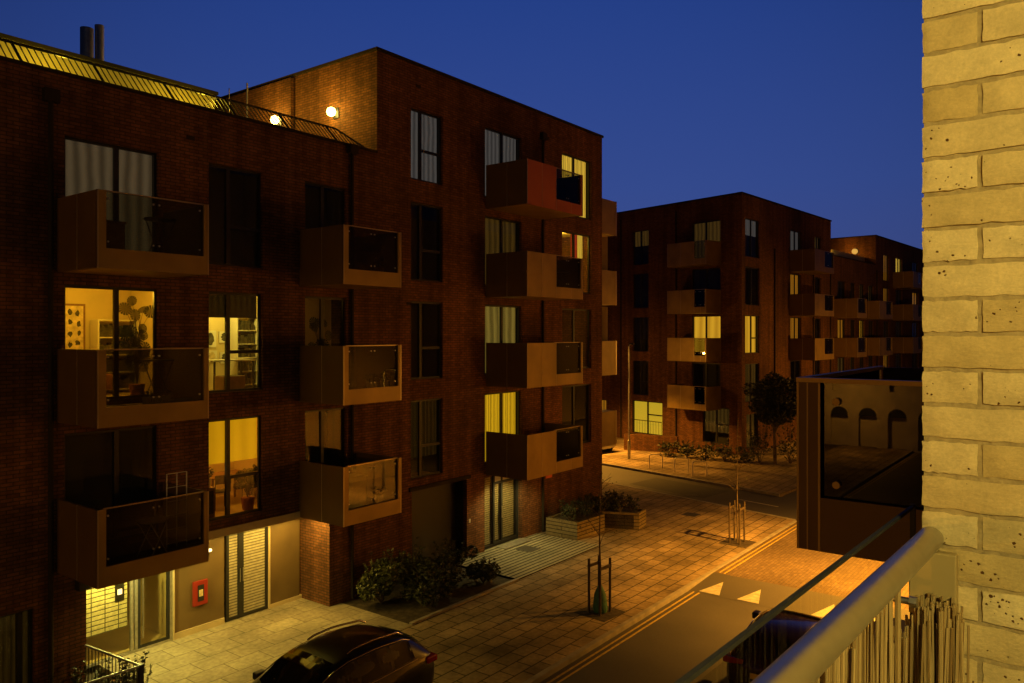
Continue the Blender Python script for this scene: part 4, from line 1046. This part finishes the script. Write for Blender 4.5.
def finish_car(t, body, st, wheels, wr_, glassx, ws, rw, hb_, rails, x0, x1, tail_z, plate):
    for s in (1, -1):
        for (a, b, ia, ib) in glassx:
            g = MB(); n = 8
            for i in range(n):
                xa, xb = lerp(a, b, i / n), lerp(a, b, (i + 1) / n)
                fa = lambda x_: min(.9, ia + (x_ - a) * 9) if x_ < a + .12 else .9
                g.face([side_pt(st, xa, .1, s), side_pt(st, xb, .1, s), side_pt(st, xb, .86, s), side_pt(st, xa, .86, s)])
            g.build('side_window', M['car_glass'], t)
        ch = MB(); a, b = glassx[0][0] - .1, glassx[-1][1] + .05
        ch.tube([side_pt(st, lerp(a, b, i / 12), .05, s, .016) for i in range(13)], .010, 6)
        ch.tube([side_pt(st, lerp(a, b, i / 12), .92, s, .012) for i in range(13)], .008, 6)
        ch.build('window_trim', M['chrome'], t)
        if rails:
            zt_ = [v[3] for v in st]
            pts = []
            for i in range(11):
                x_ = lerp(glassx[0][0] + .75, glassx[-1][1] - .05, i / 10); p = side_pt(st, x_, 1.0, s); h_ = .035 if 0 < i < 10 else .0
                pts.append((p[0], p[1] - s * .10, p[2] + .045 + h_))
            MB().tube(pts, .02, 8).build('roof_rail', M['chrome'], t)
        MB().box(x1 - .30, s * (hb_ - .46), tail_z - .06, x1 - .015, s * (hb_ - .03), tail_z + .07).build('tail_light', M['tail'], t, bevel=.03)
        MB().box(x0 + .04, s * (hb_ - .48), tail_z - .22, x0 + .36, s * (hb_ - .04), tail_z - .10).build('headlight', M['head'], t, bevel=.03)
        MB().box(ws[0] - .02 + .35, s * (hb_ - .01), 1.0, ws[0] + .55, s * (hb_ + .17), 1.14).build('wing_mirror', M['car_black'], t, bevel=.03)
        for xw in wheels:
            wl_ = MB().tube([(xw, s * (hb_ - .20), wr_), (xw, s * (hb_ - .0), wr_)], wr_, 28).build('wheel', M['rubber'], t, bevel=.02)
            MB().tube([(xw, s * (hb_ - .01), wr_), (xw, s * (hb_ + .006), wr_)], wr_ * .66, 20).build('rim', M['galv'], wl_)
            MB().tube([(xw, s * (hb_ - .22), wr_), (xw, s * (hb_ - .03), wr_ + .03)], wr_ * 1.12, 24, False).build('wheel_arch', M['rubber'], t)
    # windscreens: surfaces following the centreline between stations
    for nm, (xa, xb) in (('windscreen', ws), ('rear_window', rw)):
        g = MB(); n = 6; k = 8
        P_ = []
        for i in range(n + 1):
            x_ = lerp(xa, xb, i / n)
            for a, b in zip(st, st[1:]):
                if a[0] <= x_ <= b[0]:
                    q = (x_ - a[0]) / (b[0] - a[0]); v = [lerp(a[c], b[c], q) for c in range(6)]; break
            P_.append([(x_ + (-.014 if nm == 'windscreen' else .014), lerp(-1, 1, j / k) * lerp(v[4] * .93, v[5], .9) * .86, v[3] + .022 - .03 * abs(lerp(-1, 1, j / k)) ** 2.5) for j in range(k + 1)])
        for i in range(n):
            for j in range(k): g.face([P_[i][j], P_[i + 1][j], P_[i + 1][j + 1], P_[i][j + 1]])
        g.build(nm, M['car_glass'], t)
    pl = MB().box(x1 - .02, -.26, .62, x1 + .012, .26, .73).build('number_plate', M['plate_y'], t)
    if plate:
        c = bpy.data.curves.new('plate_letters', 'FONT'); c.body = plate; c.size = .10; c.align_x = 'CENTER'; c.align_y = 'CENTER'; c.extrude = .001
        o = bpy.data.objects.new('plate_letters', c); COL.objects.link(o); dg = bpy.context.evaluated_depsgraph_get()
        me = bpy.data.meshes.new_from_object(o.evaluated_get(dg)); bpy.data.objects.remove(o)
        o = bpy.data.objects.new('plate_letters', me); COL.objects.link(o); me.materials.append(M['ink']); o.parent = pl
        o.location = (x1 + .0145, 0, .675); o.rotation_euler = (R(90), 0, R(90))
# stations, front (-x) to rear (+x)
SUV = [(-2.28, .34, .62, .64, .62, .5), (-2.2, .26, .78, .80, .82, .66), (-1.9, .24, .90, .95, .90, .72), (-1.35, .24, .98, 1.03, .93, .74), (-.95, .24, 1.0, 1.10, .94, .72),
       (-.35, .24, 1.02, 1.48, .94, .64), (.1, .24, 1.03, 1.60, .94, .63), (.8, .24, 1.05, 1.63, .94, .63), (1.5, .24, 1.08, 1.56, .93, .61), (1.95, .26, 1.10, 1.36, .90, .58), (2.18, .32, 1.06, 1.12, .86, .56), (2.26, .42, .92, .94, .78, .5)]
t, b = make_car('parked_car', 'black estate car with roof rails parked below, cut off by the bottom edge', (9.1, 11.35, 0), 0, 'car_black', SUV, None, .35, 'parked cars')
finish_car(t, b, SUV, (-1.42, 1.32), .36, [(-.55, .25, .2, 0), (.33, 1.05, 0, 0), (1.12, 1.65, 0, 0)], (-.95, -.1), (1.62, 2.08), .93, True, -2.28, 2.24, .98, None)
HAT = [(-2.0, .34, .60, .62, .60, .5), (-1.92, .25, .74, .76, .78, .62), (-1.6, .22, .84, .88, .85, .68), (-1.1, .22, .90, .96, .87, .68), (-.8, .22, .92, 1.02, .88, .66),
       (-.2, .22, .94, 1.36, .88, .60), (.3, .22, .95, 1.44, .88, .59), (.9, .22, .97, 1.43, .88, .58), (1.4, .22, .98, 1.32, .86, .56), (1.72, .25, .97, 1.10, .83, .55), (1.9, .32, .90, .92, .78, .5), (1.96, .42, .80, .82, .7, .46)]
t, b = make_car('parked_car', 'dark maroon hatchback with a yellow rear plate seen through the balcony glass', (17.1, 5.35, ZR), R(180), 'car_maroon', HAT, None, .31, 'parked cars')
finish_car(t, b, HAT, (-1.25, 1.2), .31, [(-.4, .3, .2, 0), (.38, 1.25, 0, 0)], (-.8, .0), (1.42, 1.82), .87, False, -2.0, 1.95, .86, 'RC')
t, b = make_car('parked_car', 'silver car parked across the junction, half hidden by the brick block', (42.1, 26.2, 0), R(76), 'car_silver', HAT, None, .31, 'parked cars')
finish_car(t, b, HAT, (-1.25, 1.2), .31, [(-.4, .3, .2, 0), (.38, 1.25, 0, 0)], (-.8, .0), (1.42, 1.82), .87, False, -2.0, 1.95, .86, None)

# ================================================================== THINGS ON BALCONIES AND IN ROOMS
YB = 16.6
def potplant(x, y, z, label, h=.5, mat='pot_white', seed=0, group='potted plants', leaf='leaf_dark', r=.16, n=90):
    rng = random.Random(seed); t = thing('potted_plant', label, 'potted plant', (x, y, z), 0, group)
    MB().tube([(0,0,0),(0,0,.02),(0,0,.22),(0,0,.24)], [r*.6,r*.62,r*.8,r*.8], 12).build('pot', M[mat], t)
    m = MB(); leaf_cloud(m, (0, 0, .24 + h * .5), (r * 1.2, r * 1.2, h * .5), n, .045, rng); m.build('foliage', M[leaf], t)
    s = MB()
    for i in range(5): s.tube([(0,0,.22),(rng.uniform(-.1,.1), rng.uniform(-.1,.1), .24 + h * .8)], [.008, .003], 4)
    s.build('stem', M['bark'], t)
    return t
def table(x, y, z, label, r=.3, h=.72, mat='black_metal', name='bistro_table'):
    t = thing(name, label, 'table', (x, y, z), .3)
    MB().tube([(0,0,h-.03),(0,0,h)], r, 20).build('tabletop', M[mat], t)
    for s in (-1, 1):
        MB().tube([(-.22, s * .18, 0), (.22, s * .18, h - .03)], .012, 6).tube([(.22, s * .17, 0), (-.22, s * .17, h - .03)], .012, 6).build('leg', M['pale_steel'] if mat != 'black_metal' else M[mat], t)
    return t
def chair(x, y, z, rz, label, mat='black_metal', group='balcony chairs'):
    t = thing('chair', label, 'chair', (x, y, z), rz, group)
    MB().box(-.2, -.2, .43, .2, .2, .46).build('seat', M[mat], t, bevel=.008)
    b = MB().tube([(-.19, .2, .45), (-.18, .27, .88)], .012, 6).tube([(.19, .2, .45), (.18, .27, .88)], .012, 6).box(-.2, .235, .66, .2, .255, .88); b.build('backrest', M[mat], t, smooth=False)
    for sx_ in (-.18, .18):
        for sy_ in (-.18, .18): MB().tube([(sx_, sy_, 0), (sx_ * .95, sy_ * .95, .43)], .012, 6).build('leg', M[mat], t)
    return t
fz = [zb(k) + .26 for k in range(4)]
table(8.15, YB - 1.25, fz[0], 'small round folding table with crossed metal legs on the lowest left balcony', .3, .72, 'galv')
lr = thing('drying_rack', 'tall narrow metal rack standing at the right end of the lowest left balcony', 'rack', (8.78, YB - 1.05, fz[0]))
m = MB()
for a in (-.22, 0, .22): m.tube([(a, 0, 0), (a, 0, 1.55)], .013, 6)
for i in range(6): m.tube([(-.22, 0, .1 + i * .29), (.22, 0, .1 + i * .29)], .008, 5)
m.build('frame', M['white_paint'], lr)
table(8.45, YB - .9, fz[1], 'dark bar table on the middle left balcony beside the lit room', .32, .95)
for i, xx in enumerate((7.9, 8.1, 8.3)): potplant(xx, YB - 1.5, fz[1], ['left pale pot on the middle left balcony floor', 'centre pale pot on the middle left balcony floor', 'right pale pot on the middle left balcony floor'][i], .12, 'pot_white', 100 + i, 'pale pots on the middle left balcony', r=.11, n=24)
tr_ = thing('plant_trough', 'pale ribbed trough on the middle left balcony floor', 'trough', (8.62, YB - 1.5, fz[1])); MB().box(-.22, -.09, 0, .22, .09, .17).build('trough_body', M['pot_white'], tr_, bevel=.01); MB().box(-.2, -.07, .15, .2, .07, .172).build('trough_soil', M['soil'], tr_)
table(8.5, YB - .9, fz[2], 'dark round table on the top left balcony', .32, .9)
bx = thing('storage_box', 'pale storage box at the left end of the top left balcony', 'box', (7.2, YB - 1.35, fz[2])); MB().box(-.25, -.2, 0, .25, .2, .62).build('box_body', M['wood'], bx, bevel=.01); MB().box(-.27, -.22, .62, .27, .22, .66).build('lid', M['wood'], bx)
potplant(13.0, YB - 1.3, fz[1], 'terracotta potted plant at the left of the second balcony', .35, 'terracotta', 120)
potplant(13.9, YB - 1.45, fz[1], 'low leafy pot plant near the centre of the second balcony', .22, 'pot_white', 121, r=.2)
potplant(14.4, YB - 1.4, fz[1], 'small pot plant at the right end of the second balcony', .25, 'pot_white', 122)
potplant(14.2, YB - 1.4, fz[2], 'small plant in the right end of the upper second-column balcony', .3, 'terracotta', 123)
potplant(13.0, YB - .5, fz[1] + .0, 'tall leafy plant before the second-column balcony window', 1.2, 'terracotta', 124, r=.22, n=120)
cb_ = thing('storage_box', 'grey lidded storage chest on the lowest second-column balcony', 'box', (13.5, YB - 1.0, fz[0])); MB().box(-.4, -.25, 0, .4, .25, .75).build('box_body', M['galv'], cb_, bevel=.01); MB().box(-.42, -.27, .75, .42, .27, .79).build('lid', M['galv'], cb_)
potplant(14.3, YB - 1.3, fz[0], 'pale pot plant beside the grey chest on the lowest second-column balcony', .2, 'pot_white', 125)
for k in (2, 3):
    chair(22.5, YB - .9, fz[k], .6, ['', '', 'dark chair on the balcony below the top right one', 'dark chair on the top right red-fronted balcony'][k])
    chair(23.2, YB - 1.0, fz[k], -1.2, ['', '', 'second dark chair by the bright curtain one level below the top', 'second dark chair at the right end of the red-fronted balcony'][k])
    table(22.9, YB - 1.35, fz[k], ['', '', 'dark table between chairs one level below the top balcony', 'dark table between chairs on the red-fronted balcony'][k], .28, .7)
# room behind the middle left balcony
bs = thing('bookcase', 'dark open bookcase against the yellow wall behind the middle left balcony', 'bookcase', (9.3, YB + 2.7, 5.92))
m = MB().box(-.5, -.2, 0, -.46, .2, 1.75).box(.46, -.2, 0, .5, .2, 1.75)
for i in range(5): m.box(-.46, -.2, .05 + i * .42, .46, .2, .08 + i * .42)
m.build('shelf_frame', M['white_paint'], bs); m = MB(); rg = random.Random(2)
for i in range(4):
    x_ = -.42
    while x_ < .35:
        w__ = rg.uniform(.03, .07); m.box(x_, -.12, .081 + i * .42, x_ + w__ * .9, .15, .081 + i * .42 + rg.uniform(.18, .32)); x_ += w__
m.build('books', M['art_dark'], bs)
pt = thing('framed_poster', 'framed brown print in dark wood on the yellow wall', 'picture', (8.35, YB + 2.94, 7.0)); MB().box(-.35, -.03, -.1, .35, .0, 1.05).build('frame', M['wood'], pt); MB().box(-.30, -.036, -.05, .30, -.03, 1.0).build('print', M['paper'], pt)
m = MB(); rg = random.Random(6)
for i in range(3):
    for j in range(4):
        cx_, cz_ = -.18 + i * .18 + rg.uniform(-.02, .02), .10 + j * .24 + rg.uniform(-.03, .03)
        m.face([(cx_ + math.cos(q_ * .63) * .07 * rg.uniform(.45, 1), -.038, cz_ + math.sin(q_ * .63) * .09 * rg.uniform(.5, 1.1)) for q_ in range(10)])
m.build('print_figures', M['art_dark'], pt)
so = thing('sofa', 'rust patterned sofa below the framed poster', 'sofa', (8.4, YB + 2.45, 5.92)); MB().box(-.7, -.35, .1, .7, .35, .45).build('seat', M['sofa'], so, bevel=.04); MB().box(-.7, .2, .45, .7, .42, .95).build('backrest', M['sofa'], so, bevel=.05)
def monstera(x, y, z, h, label, seed):
    rng = random.Random(seed); t = thing('houseplant', label, 'houseplant', (x, y, z), 0, 'houseplants in the windows')
    MB().tube([(0,0,0),(0,0,.3)], [.13,.17], 14).build('pot', M['terracotta'], t)
    lf = MB(); s = MB()
    for i in range(24):
        a = rng.uniform(0, 6.28); zz = rng.uniform(.55, h); q = rng.uniform(.1, .36); c = Vector((q * math.cos(a), q * math.sin(a) * .6, zz))
        s.tube([(0, 0, .28), (c.x * .3, c.y * .3, zz * .8), c], [.008, .006, .004], 4)
        r_ = rng.uniform(.09, .16); ax = Vector((rng.uniform(-1,1), rng.uniform(-.4,.4), rng.uniform(-1,1))).normalized(); bx_ = ax.cross(Vector((rng.uniform(-.4,.4), -1, rng.uniform(-.2,.6)))).normalized()
        k = 14
        for j in range(0, k):                       # fingers of the split leaf
            t0, t1 = 2 * math.pi * j / k, 2 * math.pi * (j + .72) / k
            lf.face([c, c + (ax * math.cos(t0) + bx_ * math.sin(t0)) * r_, c + (ax * math.cos(t1) + bx_ * math.sin(t1)) * r_])
    lf.build('foliage', M['leaf_house'], t); s.build('stem', M['bark'], t)
monstera(8.75, YB + .55, 5.92, 2.15, 'tall split-leaf houseplant behind the right pane of the middle left balcony', 7)
monstera(13.75, YB + .5, 5.92, 1.75, 'leafy houseplant in the dim window above the second balcony', 8)
# studio room: posters, shelf, desk
for i, (x_, z_, w__, h__, mt) in enumerate([(10.45, 7.2, .34, .44, 'art_dark'), (10.5, 6.75, .3, .3, 'paper'), (10.85, 7.25, .28, .3, 'art_dark'), (11.25, 7.2, .42, .50, 'art_orange'), (11.3, 6.75, .3, .36, 'art_dark'), (10.85, 6.7, .22, .3, 'art_dark')]):
    o = thing('wall_print', ['dark leaf print at the upper left of the studio wall', 'pale print at the lower left of the studio wall', 'small dark print beside the window bar', 'round orange print on the studio wall', 'dark framed sketch below the orange print', 'tiny dark print low on the studio wall'][i], 'picture', (x_ + .95, YB + 1.98, z_), 0, 'prints on the studio wall')
    MB().box(-w__ / 2, -.02, -h__ / 2, w__ / 2, .01, h__ / 2).build('print_sheet', M['white_paint'], o)
    m = MB(); k = 18; m.face([(w__ * .38 * math.cos(2 * math.pi * q / k) * (.8 + .2 * math.sin(q * 3)), -.024, h__ * .38 * math.sin(2 * math.pi * q / k)) for q in range(k)]); m.build('print_motif', M[mt], o)
sh = thing('bookcase', 'narrow bookcase with box files at the right of the studio', 'bookcase', (12.22, YB + 1.72, 5.92)); m = MB().box(-.32, -.2, 0, -.29, .2, 1.9).box(.29, -.2, 0, .32, .2, 1.9)
for i in range(6): m.box(-.29, -.2, .05 + i * .36, .29, .2, .075 + i * .36)
m.build('shelf_frame', M['white_paint'], sh); m = MB()
for i in range(5):
    for j in range(5): m.box(-.27 + j * .1, -.15, .076 + i * .36, -.19 + j * .1, .15, .076 + i * .36 + rg.uniform(.15, .28))
m.build('box_files', M['art_dark'], sh)
ds = thing('desk', 'narrow desk with dark legs across the studio window', 'desk', (11.5, YB + 1.3, 5.92)); MB().box(-.6, -.3, .72, .6, .3, .76).build('desktop', M['white_paint'], ds)
for sx_ in (-.55, -.2, .2, .55): MB().box(sx_ - .02, -.28, 0, sx_ + .02, -.24, .72).build('leg', M['black_metal'], ds)
cr_ = thing('crate', 'brown storage crate under the studio window', 'crate', (11.1, YB + .6, 5.92)); MB().box(-.3, -.2, .0, .3, .2, .38).build('crate_body', M['wood'], cr_, bevel=.01); MB().box(-.26, -.16, .37, .26, .16, .385).build('crate_lining', M['art_dark'], cr_)
# dining room behind the blind
tb = thing('dining_table', 'wooden dining table under the half drawn yellow blind', 'table', (11.7, YB + 1.8, 2.92)); MB().box(-.6, -.4, .70, .6, .4, .74).build('tabletop', M['wood'], tb)
for sx_ in (-.55, .55):
    for sy_ in (-.35, .35): MB().box(sx_ - .025, sy_ - .025, 0, sx_ + .025, sy_ + .025, .7).build('leg', M['wood'], tb)
chair(11.2, YB + 1.2, 2.92, 2.9, 'dark dining chair left of the table under the yellow blind', 'art_dark', 'dining chairs'); chair(12.1, YB + 1.15, 2.92, 3.4, 'dark dining chair right of the table under the yellow blind', 'art_dark', 'dining chairs')
monstera(11.6, YB + .6, 2.92, 1.0, 'bushy houseplant at the right corner of the dining window', 12)
potplant(10.4, YB + .5, 3.65, 'small plant on the sill side of the dining window', .3, 'pot_white', 130, r=.14)
lp = thing('table_lamp', 'small white shaded lamp glowing behind the dining window', 'lamp', (10.3, YB + .8, 3.66)); MB().tube([(0,0,0),(0,0,.2)], [.05,.02], 10).build('base', M['black_metal'], lp); MB().tube([(0,0,.2),(0,0,.38)], [.12,.08], 14).build('lamp_shade', M['lamp_soft'], lp)
sb_ = thing('sideboard', 'low dark sideboard carrying the lamp in the dining window', 'sideboard', (10.35, YB + .75, 2.92)); MB().box(-.25, -.3, .0, .25, .25, .73).build('cabinet', M['wood'], sb_, bevel=.01); MB().box(-.2, -.31, .1, -.01, -.3, .65).box(.01, -.31, .1, .2, -.3, .65).build('door', M['art_dark'], sb_)
